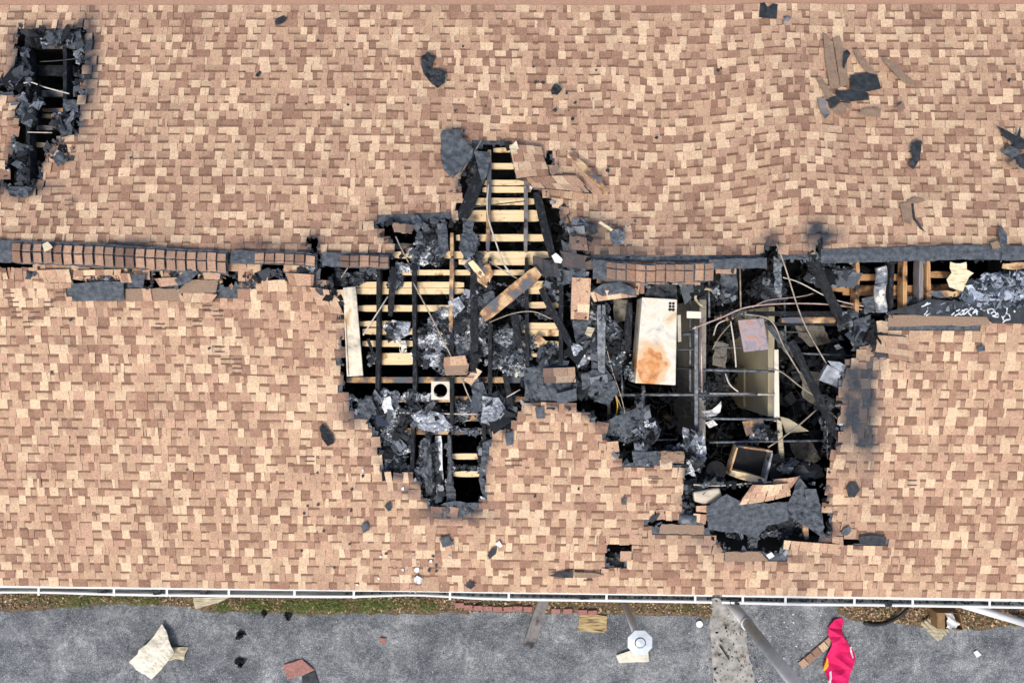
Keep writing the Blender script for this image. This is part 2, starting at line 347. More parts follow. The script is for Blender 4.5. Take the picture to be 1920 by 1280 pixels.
def tube(name, pts, r, mat, parent=None, sides=6, label=None, cat=None, group=None, r2=None, smooth=5):
    P = [Vector(p) for p in pts]
    if len(P) > 2 and smooth:
        Q = []
        for i in range(len(P)-1):
            p0, p1, p2, p3 = P[max(i-1, 0)], P[i], P[i+1], P[min(i+2, len(P)-1)]
            for k in range(smooth):
                t = k/smooth
                Q.append(.5*((2*p1)+(p2-p0)*t+(2*p0-5*p1+4*p2-p3)*t*t+(3*p1-p0-3*p2+p3)*t**3))
        P = Q+[P[-1]]
    vs_, fs = [], []; n = len(P); ref = Vector((.3, .2, .93))
    for i, p in enumerate(P):
        d = (P[min(i+1, n-1)]-P[max(i-1, 0)]).normalized()
        a = d.cross(ref)
        if a.length < .1: a = d.cross(Vector((1, 0, 0)))
        a.normalize(); b = d.cross(a); rr = r+((r2 or r)-r)*i/max(1, n-1)
        for k in range(sides):
            q = 2*math.pi*k/sides; vs_.append(p+(a*math.cos(q)+b*math.sin(q))*rr)
    for i in range(n-1):
        for k in range(sides):
            fs.append((i*sides+k, i*sides+(k+1) % sides, (i+1)*sides+(k+1) % sides, (i+1)*sides+k))
    fs.append(tuple(range(sides))[::-1]); fs.append(tuple((n-1)*sides+k for k in range(sides)))
    o = obj(name, vs_, fs, mat, parent, loc=P[0], smooth=sides > 5)
    return tag(o, label, cat, group)
def sheet(name, pts, h, mat, label=None, cat=None, amp=.012, thick=.005, parent=None, group=None, freq=6, cuts=None, place=None, z=None, ragged=.0, kind=None):
    """torn sheet from a traced outline: each point may carry its own height; crumpled by noise"""
    P = []
    for p in pts:
        hh = p[2] if len(p) > 2 else h
        P.append(at_z(p[0], p[1], z+hh) if z is not None else on_roof(p[0], p[1], hh))
    if ragged:
        Q = []
        for i, p in enumerate(P):
            q = P[(i+1) % len(P)]; n = max(1, int((q-p).length/.07))
            for k in range(n):
                c = p.lerp(q, k/n); Q.append(c+Vector((R(-1, 1), R(-1, 1), 0))*(ragged if k else 0))
        P = Q
    c = sum(P, Vector())/len(P)
    bm = bmesh.new(); vv = [bm.verts.new(p-c) for p in P]
    try: f = bm.faces.new(vv)
    except ValueError: bm.free(); return None
    bm.normal_update()
    if f.normal.z < 0: f.normal_flip()
    bmesh.ops.triangulate(bm, faces=bm.faces[:])
    size = max((a-b).length for a in P for b in P)
    for it in range(4):
        es = [e for e in bm.edges if e.calc_length() > max(.04, size/16)]
        if es: bmesh.ops.subdivide_edges(bm, edges=es, cuts=1); bmesh.ops.triangulate(bm, faces=bm.faces[:])
    sd_ = R(0, 50)
    for v in bm.verts:
        q = v.co+c; v.co.z += amp*(noise.noise((q.x*freq, q.y*freq, sd_))+.5*noise.noise((q.x*freq*2.7, q.y*freq*2.7, sd_)))
    bmesh.ops.recalc_face_normals(bm, faces=bm.faces[:])
    if sum(f.normal.z for f in bm.faces) < 0: bmesh.ops.reverse_faces(bm, faces=bm.faces[:])
    r = bmesh.ops.extrude_face_region(bm, geom=bm.faces[:])
    for v in [g for g in r['geom'] if isinstance(g, bmesh.types.BMVert)]: v.co.z += thick
    bmesh.ops.recalc_face_normals(bm, faces=bm.faces[:])
    me = bpy.data.meshes.new(name); bm.to_mesh(me); bm.free(); me.materials.append(MT[mat])
    o = bpy.data.objects.new(name, me); o.location = c; link(o)
    if parent is not None: setp(o, parent)
    return tag(o, label, cat, group, kind)
CREAM, TAN, PINK, BROWN, DARK = (.70, .515, .345), (.55, .375, .25), (.53, .345, .238), (.37, .225, .155), (.25, .147, .10)
def shade(c, k): return tuple(x*k for x in c)
def tabcol():
    q = random.random()
    c = CREAM if q < .19 else TAN if q < .52 else PINK if q < .80 else BROWN
    return shade(c, R(.9, 1.08))
def patch(name, quad, rows, label, cat='shingles', h=.03, bend=0, soot=(0, 0), hs=None, under='felt_dark', wmin=.09, wmax=.2, drop=0.0, group=None, fold=0):
    """torn-off piece of roof covering: felt backing plus each shingle tab as a part. quad: tl, tr, br, bl"""
    q = [on_roof(p[0], p[1], (hs[i] if hs else h)) for i, p in enumerate(quad)]
    c = sum(q, Vector())/4; root = empty(name, c, label, cat, group)
    def bl(u, v):
        p = q[0].lerp(q[1], u).lerp(q[3].lerp(q[2], u), v)
        return p+Vector((0, 0, bend*math.sin(u*math.pi)+fold*math.sin(v*math.pi)))
    n = 8; vs_ = []; fs = []
    for zo in (-.012, -.004):
        for j in range(n+1):
            for i in range(n+1):
                p = bl(i/n, j/n)+Vector((0, 0, zo)); e = (i in (0, n)) or (j in (0, n))
                vs_.append(p+Vector((R(-1, 1), R(-1, 1), 0))*(.012 if e else 0))
    K = (n+1)**2
    for j in range(n):
        for i in range(n):
            a = j*(n+1)+i; fs.append((K+a, K+a+n+1, K+a+n+2, K+a+1)); fs.append((a, a+1, a+n+2, a+n+1))
    rim = [i for i in range(n+1)]+[(j+1)*(n+1)-1 for j in range(1, n+1)]+[K-1-i for i in range(1, n+1)]+[(n-j)*(n+1) for j in range(1, n)]
    for i in range(len(rim)):
        a, b = rim[i], rim[(i+1) % len(rim)]; fs.append((a, b, K+b, K+a))
    obj('backing', vs_, fs, under, root, loc=c)
    L = ((q[1]-q[0]).length+(q[2]-q[3]).length)/2
    for r in range(rows):
        x = R(-.1, 0)
        while x < L:
            w = R(wmin, wmax); u0, u1 = max(0, x/L)+.003, min(1, (x+w)/L)-.003; x += w
            if u1-u0 < .02 or random.random() < drop: continue
            v0, v1 = r/rows, min(1.0, (r+1.12)/rows); pr = R(0, .004); tr = R(-.02, .02)
            cs = []
            for zo in (.001, .007+pr):
                for (u, v) in ((u0, v0), (u1, v0), (u1+tr, v1), (u0-tr, v1)):
                    cs.append(bl(u, v)+Vector((0, 0, zo+(.006 if v == v1 else 0)+R(0, .002))))
            col = tabcol(); s = np.clip(soot[0]+(soot[1]-soot[0])*(u0+u1)/2+R(-.15, .15), 0, 1) if max(soot) > 0 else 0
            cc = sum(cs, Vector())/8
            obj('shingle', cs, BF, 'shingle', root, loc=cc, cols=[(*col, s)]*6)
    return root

# ------------------------------------------------------------------ ground
XR = 9.6                                   # half length of the building
def grid_sheet(name, x0, x1, y0, y1, z, n, mat):
    vs_ = []; fs = []
    for j in range(n+1):
        for i in range(n+1): vs_.append((x0+(x1-x0)*i/n, y0+(y1-y0)*j/n, z))
    for j in range(n):
        for i in range(n):
            a = j*(n+1)+i; fs.append((a, a+1, a+n+2, a+n+1))
    return obj(name, vs_, fs, mat)
tag(grid_sheet('parking_lot', -150, 150, -150, 150, 0, 4, 'asphalt'), 'worn grey asphalt parking lot along the building', 'asphalt', kind='structure')
def strip_sheet(name, top, bot, z, mat, label, cat):       # ground sheet between two traced lines
    a = [at_z(x, y, z) for x, y in top]; b = [at_z(x, y, z) for x, y in bot]
    fs = [(i, len(a)+i, len(a)+i+1, i+1) for i in range(len(a)-1)]
    return tag(obj(name, a+b, fs, mat), label, cat, kind='structure')
def edge(px):                                              # photo y where litter strip ends
    return np.interp(px, [-300,0,100,200,330,380,480,600,760,860,1130,1200,1300,1335], [1152,1148,1143,1132,1134,1146,1146,1152,1151,1148,1150,1156,1156,1160])
xs = list(range(-300, 1336, 12))
strip_sheet('planting_strip', [(x, 1000) for x in xs], [(x, edge(x)+R(-3, 3)) for x in xs], .02, 'soil', 'leaf littered planting strip between wall and asphalt, left of the pole', 'soil')
xs2 = list(range(1570, 2300, 12))
strip_sheet('planting_strip', [(x, 1000) for x in xs2], [(x, np.interp(x, [1570,1600,1700,1790,1850,1920,2300], [1150,1165,1172,1182,1178,1172,1170])+R(-3, 3)) for x in xs2], .02, 'soil', 'brown leaf littered planting strip under the right gutter', 'soil')
ys = list(range(1120, 1401, 7)); n_ = len(ys)
cl_ = [at_z(np.interp(y, [1120,1160,1280,1400], [1326,1330,1338,1346])+3*noise.noise((y*.05, 1, 0))+R(-1, 1), y, .012) for y in ys]; cr_ = [at_z(np.interp(y, [1120,1160,1280,1400], [1384,1392,1416,1440])+5*noise.noise((y*.05, 7, 0))+R(-1.5, 1.5), y, .012) for y in ys]
tag(obj('concrete_strip', cl_+cr_, [(i, i+1, n_+i+1, n_+i) for i in range(n_-1)], 'concrete'), 'pale stained concrete strip crossing the asphalt below the pole', 'concrete', kind='structure')

# ------------------------------------------------------------------ the building
bld = empty('building', (0, 0, 0), 'long building with tan shingled gable roof burnt open along the ridge', 'building')
Y_EL, Y_EU = YR-W_LO, YR+W_UP
# walls, inner floor, flat roof behind
wy0, wy1 = Y_EL+.42, Y_EU-.1
for nm, a in (('wall', (-XR+.2, XR-.2, wy0, wy0+.15, 0, 2.72)), ('wall', (-XR+.2, XR-.2, wy1-.15, wy1, 0, 2.95)),
              ('wall', (-XR+.2, -XR+.35, wy0+.16, wy1-.16, 0, 2.78)), ('wall', (XR-.35, XR-.2, wy0+.16, wy1-.16, 0, 2.78))):
    box(nm, *a, 'plaster_dim', bld)
for sx in (-1, 1):                                          # gable triangles
    x = sx*(XR-.3)
    obj('gable', [(x, Y_EL+.4, 2.785), (x, Y_EU-.1, 2.95), (x, YR, ZR-.1)], [(0, 1, 2)], 'plaster_dim', bld)
box('floor', -XR+.36, XR-.36, wy0+.16, wy1-.16, .02, .06, 'soot', bld)
box('flat_roof', -XR-1, XR+1, Y_EU+.02, Y_EU+4.0, 2.6, ZR-M*W_UP-.03, 'membrane', bld)
fl = box('valley_flashing', -XR-1, XR+1, Y_EU-.02, Y_EU+.55, ZR-M*W_UP-.028, ZR-M*W_UP-.008, 'membrane', bld)

# roof deck with felt: small cells, those over the openings left out, burnt edges closed downwards
CELL = .035
dv, df = [], []
for side, W in ((-1, W_LO), (1, W_UP)):
    ns = int(W/COSP/CELL); nx = int(2*XR/CELL); L = W/COSP
    base = len(dv); P = []
    for j in range(ns+1):
        for i in range(nx+1):
            P.append(roof_pt(side, -XR+2*XR*i/nx, L*j/ns, -.012))
    A = np.array(P); A2 = A.copy(); A2[:, :2] += rng.uniform(-.013, .013, (len(A), 2))
    cen = (A.reshape(ns+1, nx+1, 3)[:-1, :-1]+A.reshape(ns+1, nx+1, 3)[1:, 1:])/2
    pc = proj(cen.reshape(-1, 3))
    keep = ~inany(pc, HOLES)
    rim = distpoly(pc, HOLES); rr = wob(pc, .09, 8.1)
    keep &= ~((rim < 3.0) & (rr < .1))
    keep |= (rim < 5.0*np.clip(rr-.12, 0, 1))            # charred felt left standing beyond the shingles here and there
    keep = keep.reshape(ns, nx)
    nv = len(A2); dv += [tuple(p) for p in A2]; dv += [(p[0], p[1], p[2]-.018) for p in A2]
    for j in range(ns):
        for i in range(nx):
            if not keep[j, i]: continue
            a = base+j*(nx+1)+i; q = (a, a+1, a+nx+2, a+nx+1)
            df.append(q if side < 0 else q[::-1])
            for (dj, di, e0, e1) in ((-1, 0, 0, 1), (0, 1, 1, 2), (1, 0, 2, 3), (0, -1, 3, 0)):
                jj, ii = j+dj, i+di
                if jj < 0 or ii < 0 or jj >= ns or ii >= nx or not keep[jj, ii]:
                    df.append((q[e0], q[e0]+nv, q[e1]+nv, q[e1]))
deck = obj('roof_deck', dv, df, 'felt', bld)

# shingles: every course of laminated tabs, proud tabs and recessed ones with their printed dark band
EXP_SIDE = {-1: .144, 1: .132}
PV, PC, PN = [], [], []          # per piece: verts (n,3), face colours, faces
Q1 = [(0, 1, 2, 3), (4, 0, 3, 7), (5, 1, 0, 4), (2, 1, 5, 6), (7, 6, 5, 4)]
def add_piece(side, x0, x1, s0, s1, hb, ht, col, skew, band=None):
    EXP = EXP_SIDE[side]
    sk0, sk1 = skew
    c = [(x0+sk0, s1, ht), (x0-sk0, s0, hb), (x1+sk1, s0, hb), (x1-sk1, s1, ht)]
    v = [roof_pt(side, x, s, h) for (x, s, h) in c]
    if band:
        sb = s0+EXP*band; k = (sb-s0)/(s1-s0); hm = hb+(ht-hb)*k
        vm = [roof_pt(side, x0+sk0*(2*k-1), sb, hm), roof_pt(side, x1-sk1*(2*k-1), sb, hm)]
        lo = [(p[0], p[1], p[2]-.006) for p in (v[1], v[2])]
        V = v+vm+lo                                   # 0 tl 1 bl 2 br 3 tr 4 ml 5 mr 6 bl- 7 br-
        F = [(4, 1, 2, 5), (0, 4, 5, 3), (1, 6, 7, 2)]; gk = R(.0, .45); mixd = tuple(x+(y-x)*gk for x, y in zip(col, DARK)); cc = [[mixd, col, col, mixd], shade(DARK, R(.85, 1.1)), shade(col, .8)]
    else:
        lo = [(p[0], p[1], p[2]-.006) for p in v]
        V = v+lo; F = [(0, 1, 2, 3), (1, 5, 6, 2), (0, 4, 5, 1), (2, 6, 7, 3)]; cc = [col, shade(col, .75), shade(col, .75), shade(col, .75)]
    PV.append(V); PC.append(cc); PN.append(F)
for side, W in ((-1, W_LO), (1, W_UP)):
    EXP = EXP_SIDE[side]; L = W/COSP; nc = int((L-.02)/EXP)
    for k in range(nc):
        s0 = k*EXP; s1 = min(s0+EXP*1.18, L); x = -XR-R(0, .2); proud = random.random() < .5
        prev = None
        while x < XR:
            if proud: w = R(.085, .20)
            else: w = R(.06, .20)
            if random.random() < .06: w *= .4
            c = tabcol()
            if proud and random.random() < .15: c = shade(CREAM, R(.98, 1.12))
            if not proud: c = shade(c, R(.88, 1.0))
            sk = (R(-.006, .006), R(-.006, .006)); jit = R(-.002, .002)
            n_sub = 2 if (not proud and w > .12 and random.random() < .5) or (proud and random.random() < .12) else 1
            for q in range(n_sub):
                a, b = x+w*q/n_sub, x+w*(q+1)/n_sub
                if proud: add_piece(side, a+.002, b-.002, s0+jit, s1, .0125, .006, c, sk)
                else: add_piece(side, a+.0005, b-.0005, s0, s1, .0075, .001, c, (0, 0), R(.66, .82) if random.random() < .93 else None)
                if n_sub == 2: c = tabcol()
            x += w; proud = not proud if random.random() < .86 else proud
flat = np.array([p for v in PV for p in v]); cnt = np.array([len(v) for v in PV]); off = np.concatenate([[0], np.cumsum(cnt)])
cen = np.array([flat[off[i]:off[i]+4].mean(0) for i in range(len(PV))])
pcen = proj(cen)
dh = distpoly(pcen, HOLES); inside = inany(pcen, HOLES)
wv = wob(pcen, .06, 1.7)
keep = ~inside & (dh > 3*wv) & ~inany(pcen, BARE)
soot = soot_shadow_at(proj(flat))
order = []
for i in np.nonzero(keep)[0]:
    V = flat[off[i]:off[i+1]]
    if dh[i] < 26 and random.random() < .55*(1-dh[i]/30):      # loosened by the fire: lifted, turned, slid
        c = V.mean(0); a = R(-.16, .16); l = R(0, .035)*(1-dh[i]/30); tx = R(-.25, .25)
        d = V-c; V[:, 0] = c[0]+d[:, 0]*math.cos(a)-d[:, 1]*math.sin(a)+R(-.012, .012)
        V[:, 1] = c[1]+d[:, 0]*math.sin(a)+d[:, 1]*math.cos(a)+R(-.012, .012)
        V[:, 2] += l+tx*d[:, 0]*.6
    elif random.random() < .02:
        V[:, 2] += R(0, .012)
pf = proj(flat)
area = np.zeros(len(PV))
for i in np.nonzero(keep)[0]:
    q = pf[off[i]:off[i]+4]; x, y = q[:, 0], q[:, 1]
    if x.min() > 4 and x.max() < 1916 and y.min() > 10 and y.max() < 1276:
        area[i] = abs(np.dot(x, np.roll(y, 1))-np.dot(y, np.roll(x, 1)))/2
top = set(np.argsort(-area)[:300].tolist())
fv, ff, fc, base = [], [], [], 0
for i in np.nonzero(keep)[0]:
    V = flat[off[i]:off[i+1]]; S = soot[off[i]:off[i+1]]
    lc = [(*(c[q] if isinstance(c, list) else c), S[j]) for f, c in zip(PN[i], PC[i]) for q, j in enumerate(f)]
    if i in top:
        obj('shingle', V.tolist(), PN[i], 'shingle', deck, loc=V.mean(0), cols=lc)
    else:
        fv += V.tolist(); ff += [tuple(base+j for j in f) for f in PN[i]]; fc += lc; base += len(V)
for (x, y) in [(17,554),(112,553),(25,571),(90,571),(30,590),(65,590),(52,608),(370,607),(388,578),(412,655),(423,678),(444,678),(444,695),(408,588),(300,612),(1225,900),(1103,1083),(1195,1026),(880,702),(955,868),(1655,668),(970,868),(1710,905),(130,380),(695,382),(580,860)]:
    for dy in (-4.5, 4.5):
        q = [on_roof(x+a*9+R(-1, 1), y+dy+b*1.1, .0185) for a, b in ((-1, -1), (1, -1), (1, 1), (-1, 1))]
        fv += [tuple(p) for p in q]; ff.append((base, base+1, base+2, base+3)); base += 4; fc += [(.17, .12, .095, .1)]*4
tag(obj('shingle_courses', fv, ff, 'shingle', deck, cols=fc), kind='stuff')

# ridge vent with cap shingles: traced ridge line (photo px of the apex)
def ridge_run(name, line, up, dn, mat, caps=(), h=.045, parent=bld):
    xs_ = np.arange(line[0][0], line[-1][0]+.1, 9.0); lx = [p[0] for p in line]; ly = [p[1] for p in line]
    A, vs_, fs = [], [], []
    for x in xs_:
        y = float(np.interp(x, lx, ly))+1.2*noise.noise((x*.03, 2, 0)); q = on_roof(x, y, 0)
        c = Vector((q.x, YR+(q.y-YR), ZR+h+.012*noise.noise((x*.02, 5, 1)))); c = at_z(x, y, c.z)
        k = (CAM.z-ZR)/FPX
        u = c+Vector((0, up*k*(1+.12*noise.noise((x*.05, 9, 1))), -M*up*k+.01)); d = c+Vector((0, -dn*k*(1+.2*noise.noise((x*.07, 3, 1))), -M*dn*k+.01))
        A.append((x, u, c, d))
    n = len(A)
    for lvl in (0, -.022):
        for (x, u, c, d) in A:
            for p in (u, u.lerp(c, .5), c, c.lerp(d, .5), d): vs_.append(p+Vector((0, R(-.004, .004) if lvl else 0, lvl)))
    for i in range(n-1):
        for j in range(4):
            a = i*5+j; fs.append((a, a+5, a+6, a+1)); b = a+n*5; fs.append((b, b+1, b+6, b+5))
        for j in (0, 4): a = i*5+j; fs.append((a, a+n*5, a+n*5+5, a+5))
    for i in (0, n-1):
        for j in range(4): a = i*5+j; fs.append((a, a+1, a+1+n*5, a+n*5))
    o = obj(name, vs_, fs, mat, parent)
    for (x0, x1, w, lo, su) in caps:                 # cap shingles, folded over the ridge
        x = x0
        while x < x1:
            def at(xx):
                i = min(max((xx-xs_[0])/9.0, 0), n-1.001); j = int(i); t = i-j
                return [A[j][k].lerp(A[j+1][k], t) for k in (1, 2, 3)]
            a, b = at(x), at(x+w*R(.925, .965)); z0, z1 = (.04, .004) if x < 960 else (.004, .04); tilt = R(-.006, .006)
            jx, jz = R(-.006, .006), R(0, .008)
            col = shade(random.choice((PINK, PINK, PINK, BROWN)), R(.74, .96)); s_ = np.clip(su+R(-.25, .3), 0, 1)
            for (f0, f1, kk) in ((.74, R(.0, .06), 0), (R(.03, .12), lo*R(.93, 1.0), 2)):            # upper and lower flap, cracked apart along the ridge
                C = []
                for zz in (0, .007):
                    for (tri, zo, f) in ((a, z1, f0), (b, z0, f0), (b, z0, f1), (a, z1, f1)):
                        C.append(tri[1].lerp(tri[kk], f)+Vector((jx, tilt, zo+zz+jz)))
                obj('ridge_cap', C, BF, 'shingle', o, cols=[(*shade(col, R(.94, 1.06)), s_)]*6)
            x += w
    return o
ridge_run('ridge_vent', [(-60,466),(20,470),(100,474),(200,478),(300,484),(400,489),(432,490)], 20, 23, 'felt', [(24, 425, 19.2, .95, .05)])
ridge_run('ridge_vent', [(432,489),(500,489),(575,492),(600,496)], 19, 6, 'felt', [(478, 574, 19, .8, .15)])
ridge_run('ridge_vent', [(604,486),(660,490),(730,492)], 14, 12, 'felt', [(638, 715, 18.5, .9, .25)])
ridge_run('ridge_vent', [(1112,500),(1200,508),(1320,506),(1345,502)], 14, 22, 'felt', [(1138, 1335, 18.2, .95, .15)])
ridge_run('ridge_vent', [(1330,496),(1400,494),(1440,493)], 10, 9, 'felt')
ridge_run('ridge_vent', [(1540,480),(1600,479),(1700,476),(1800,473),(1980,475)], 13, 13, 'felt', [])

# rafters and the boards nailed under them
def rafter(x, y0, y1, mat, w=.06, d=.15, rough=.004, tilt=0):
    a = on_roof(x, y0, -.13); b = on_roof(x+tilt, y1, -.13)
    if (a.y-YR)*(b.y-YR) < 0:
        yr_px = 480; beam('rafter', a, on_roof(x, yr_px+1, -.13), w, d, mat, bld, rough=rough); beam('rafter', on_roof(x, yr_px+3, -.13), b, w, d, mat, bld, rough=rough)
    else: beam('rafter', a, b, w, d, mat, bld, rough=rough)
for (x, a, b, m) in [(57,40,360,'char'),(127,60,300,'char'),(712,500,770,'char'),(777,505,735,'char'),(848,440,620,'wood_half'),(848,620,800,'char'),(918,285,470,'wood_half'),(918,484,800,'char'),
      (986,330,470,'wood_grey'),(987,484,700,'char'),(1052,480,720,'char'),(843,812,962,'char_ash'),(908,780,950,'char'),(776,780,900,'char'),(710,770,890,'char'),(1122,570,712,'steel'),(1131,570,712,'steel'),
      (1668,484,588,'char'),(1722,484,590,'wood_grey'),(1735,484,588,'wood_mid'),(1604,490,585,'wood_mid'),(1692,486,590,'wood_mid')]:
    rafter(x, a, b, m, tilt=R(-3, 3))
def board(y, x0, x1, hpx, mat='wood', h=-.225, slope=0):
    k = (CAM.z-on_roof((x0+x1)/2, y, h).z)/FPX
    beam('board', on_roof(x0, y, h), on_roof(x1, y+slope, h), hpx*k, .03, mat, bld, rough=.0015)
BO = [(282,925,962,9),(312,895,975,11),(343,900,985,10),(356,905,995,11),(378,865,1002,13),(405,870,1018,21),(446,855,1030,13),(478,735,1035,13),(491,860,1030,12),(511,740,1010,10),
      (534,660,870,11),(546,660,870,11),(578,672,860,12),(607,675,770,11),(621,680,850,12),(644,680,780,12),(667,708,782,11),(678,708,782,11),(712,650,985,11),(748,735,985,11),
      (783,820,930,12),(808,700,920,12),(855,845,910,11),(888,850,905,11),(533,975,1050,12),(545,975,1050,12),(572,985,1050,12),(611,978,1055,12),(624,978,1055,12),(645,978,1055,12),(665,978,1055,8)]
for (y, a, b, hh) in BO: board(y, a, b, hh, 'wood' if y > 330 and y < 700 else random.choice(('wood', 'wood_half')))
for (y, a, b, hh, m) in [(85,30,160,14,'wood_grey'),(133,40,150,20,'char'),(176,50,145,12,'wood_grey'),(207,80,145,7,'wood_half'),(218,75,148,8,'wood_half'),(240,60,100,9,'wood_grey'),(272,45,92,9,'wood'),(305,25,75,9,'wood_half'),(340,15,65,9,'wood_grey'),
      (462,735,775,12,'wood_half'),(520,1560,1700,12,'wood_mid'),(541,1560,1730,12,'wood_mid'),(549,1580,1730,10,'wood_mid'),(572,1580,1680,10,'wood_mid'),(515,1730,1790,12,'wood_mid'),(540,1730,1800,14,'wood_mid'),(560,1735,1800,8,'wood_grey'),(600,1465,1580,11,'wood_half'),(588,1400,1660,9,'char'),(607,1440,1590,7,'char')]:
    board(y, a, b, hh, m, h=-.30)
# inner partitions seen through the big opening
w1 = on_roof(1312, 700, -.9).x; w2 = on_roof(1442, 700, -.9).x
pa, pb = at_z(1312, 560, 2.4), at_z(1312, 835, 2.4)
box('inner_wall', pa.x, pa.x+.11, pb.y, pa.y, .07, 2.4, 'wall_grey', bld)
qa, qb = at_z(1441, 575, 2.4), at_z(1441, 780, 2.4)
iw = box('inner_wall', qa.x, qa.x+.10, qb.y, qa.y, .07, 2.4, 'plaster', bld)
box('door', qa.x-.03, qa.x-.002, qb.y+.05, qb.y+.75, .08, 1.25, 'plaster', bld)
# gutter
def ge(px): return float(np.interp(px, [-400,0,640,1280,1920,2300], [1096,1101,1107,1116,1127,1133]))
GZ = ZR-M*W_LO-.03
def gutter_run(x0, x1, sag=()):
    n = max(2, int((x1-x0)/30)); sec = [(-.03, .022), (.012, .018), (.016, -.085), (.085, -.085), (.096, -.02), (.098, .012), (.130, .012)]; P = []
    for i in range(n+1):
        x = x0+(x1-x0)*i/n; p = at_z(x, ge(x), GZ); y = Y_EL+(p.y-Y_EL)*.9+.012
        b = sum(k*math.exp(-((x-c)/s)**2) for c, s, k in sag)
        for (dy, dz) in sec: P.append((p.x, y-dy-b*(max(dy, 0)/.13), p.z+dz))
    fs = []; mats = []
    for i in range(n):
        for j in range(6): a = i*7+j; fs.append((a, a+7, a+8, a+1)); mats.append(1 if j in (2, 3) else 0)
    o = obj('gutter', P, fs, 'white', bld); o.data.materials.append(MT['trough'])
    for p, m in zip(o.data.polygons, mats): p.material_index = m
    sm = o.modifiers.new('t', 'SOLIDIFY'); sm.thickness = .004; sm.offset = 0
    return o
g1 = gutter_run(-350, 1335, [(60,120,-.03),(780,90,-.05)]); g2 = gutter_run(1353, 2250, [(1500,100,.012)])
for x in [74,215,314,430,553,664,844,954,1137,1303,1392,1472,1601,1710,1854]:
    p = at_z(x, ge(x), GZ); y = Y_EL+(p.y-Y_EL)*.9+.012
    box('gutter_hanger', p.x-.018, p.x+.018, y-.13, y+.01, GZ+.016, GZ+.022, 'white', g1 if x < 1340 else g2)
fa = at_z(-300, ge(-300), GZ); fb = at_z(2240, ge(2240), GZ)
obj('fascia', [(fa.x, Y_EL+.06, GZ+.02), (fb.x, Y_EL+.06, GZ+.02), (fb.x, Y_EL+.06, GZ-.2), (fa.x, Y_EL+.06, GZ-.2), (fa.x, Y_EL+.1, GZ+.02), (fb.x, Y_EL+.1, GZ+.02), (fb.x, Y_EL+.1, GZ-.2), (fa.x, Y_EL+.1, GZ-.2)], [(3, 2, 1, 0), (4, 5, 6, 7), (0, 1, 5, 4), (3, 7, 6, 2)], 'white', bld)
obj('soffit', [(-XR, Y_EL+.1, GZ-.19), (XR, Y_EL+.1, GZ-.19), (XR, wy0, GZ-.19), (-XR, wy0, GZ-.19)], [(0, 1, 2, 3)], 'white', bld)
# plumbing vent through the upper slope
b0 = on_roof(1470, 44, 0); b1 = on_roof(1478, 30, 0)
vp = tube('vent_pipe', [b0, (b0.x, b0.y, b0.z+.17)], .038, 'galv', bld, 12)

# ------------------------------------------------------------------ burnt rubble nobody could count
CUBE = np.array([(-1, -1, -1), (1, -1, -1), (1, 1, -1), (-1, 1, -1), (-1, -1, 1), (1, -1, 1), (1, 1, 1), (-1, 1, 1)], float)
PAL = {'flake': [((.02, .023, .027), 3), ((.06, .069, .08), 4), ((.11, .125, .143), 4), ((.19, .21, .23), 1.6)],
       'char': [((.016, .018, .021), 4), ((.045, .052, .06), 4), ((.10, .115, .13), 2.4), ((.22, .24, .26), .8)],
       'grey': [((.025, .029, .034), 2), ((.085, .098, .112), 4), ((.16, .18, .20), 3), ((.33, .36, .39), 1.2), ((.7, .72, .74), .4)],
       'ash': [((.045, .052, .06), 1.6), ((.17, .19, .21), 2.2), ((.42, .45, .48), 2.2), ((.8, .82, .84), 2.6), ((.40, .31, .19), .25)],
       'floor': [((.012, .012, .013), 6), ((.035, .038, .043), 4), ((.11, .12, .13), 1.4), ((.35, .34, .32), .12), ((.14, .10, .06), .25)],
       'wood': [((.02, .02, .022), 2), ((.36, .24, .12), 2), ((.5, .36, .2), 2), ((.1, .08, .06), 2)],
       'tan': [((.45, .30, .19), 3), ((.3, .19, .12), 2), ((.04, .045, .05), 2)],
       'fibre': [((.10, .12, .15), 3), ((.24, .28, .34), 3), ((.45, .50, .58), 2), ((.04, .05, .06), 2)],
       'litter': [((.28, .17, .085), 3), ((.44, .30, .17), 3), ((.13, .085, .05), 2), ((.60, .47, .31), 2), ((.08, .11, .03), 1)],
       'white': [((.75, .75, .74), 3), ((.4, .4, .39), 1)]}
def rotm(n, tilt):
    a = rng.uniform(0, 2*np.pi, n); b = rng.normal(0, tilt, n); c = rng.normal(0, tilt, n)
    ca, sa, cb, sb, cc, sc_ = np.cos(a), np.sin(a), np.cos(b), np.sin(b), np.cos(c), np.sin(c); Z = np.zeros(n); O = np.ones(n)
    A = np.stack([np.stack([ca, -sa, Z], -1), np.stack([sa, ca, Z], -1), np.stack([Z, Z, O], -1)], 1)
    B = np.stack([np.stack([O, Z, Z], -1), np.stack([Z, cb, -sb], -1), np.stack([Z, sb, cb], -1)], 1)
    C = np.stack([np.stack([cc, Z, sc_], -1), np.stack([Z, O, Z], -1), np.stack([-sc_, Z, cc], -1)], 1)
    return A @ B @ C
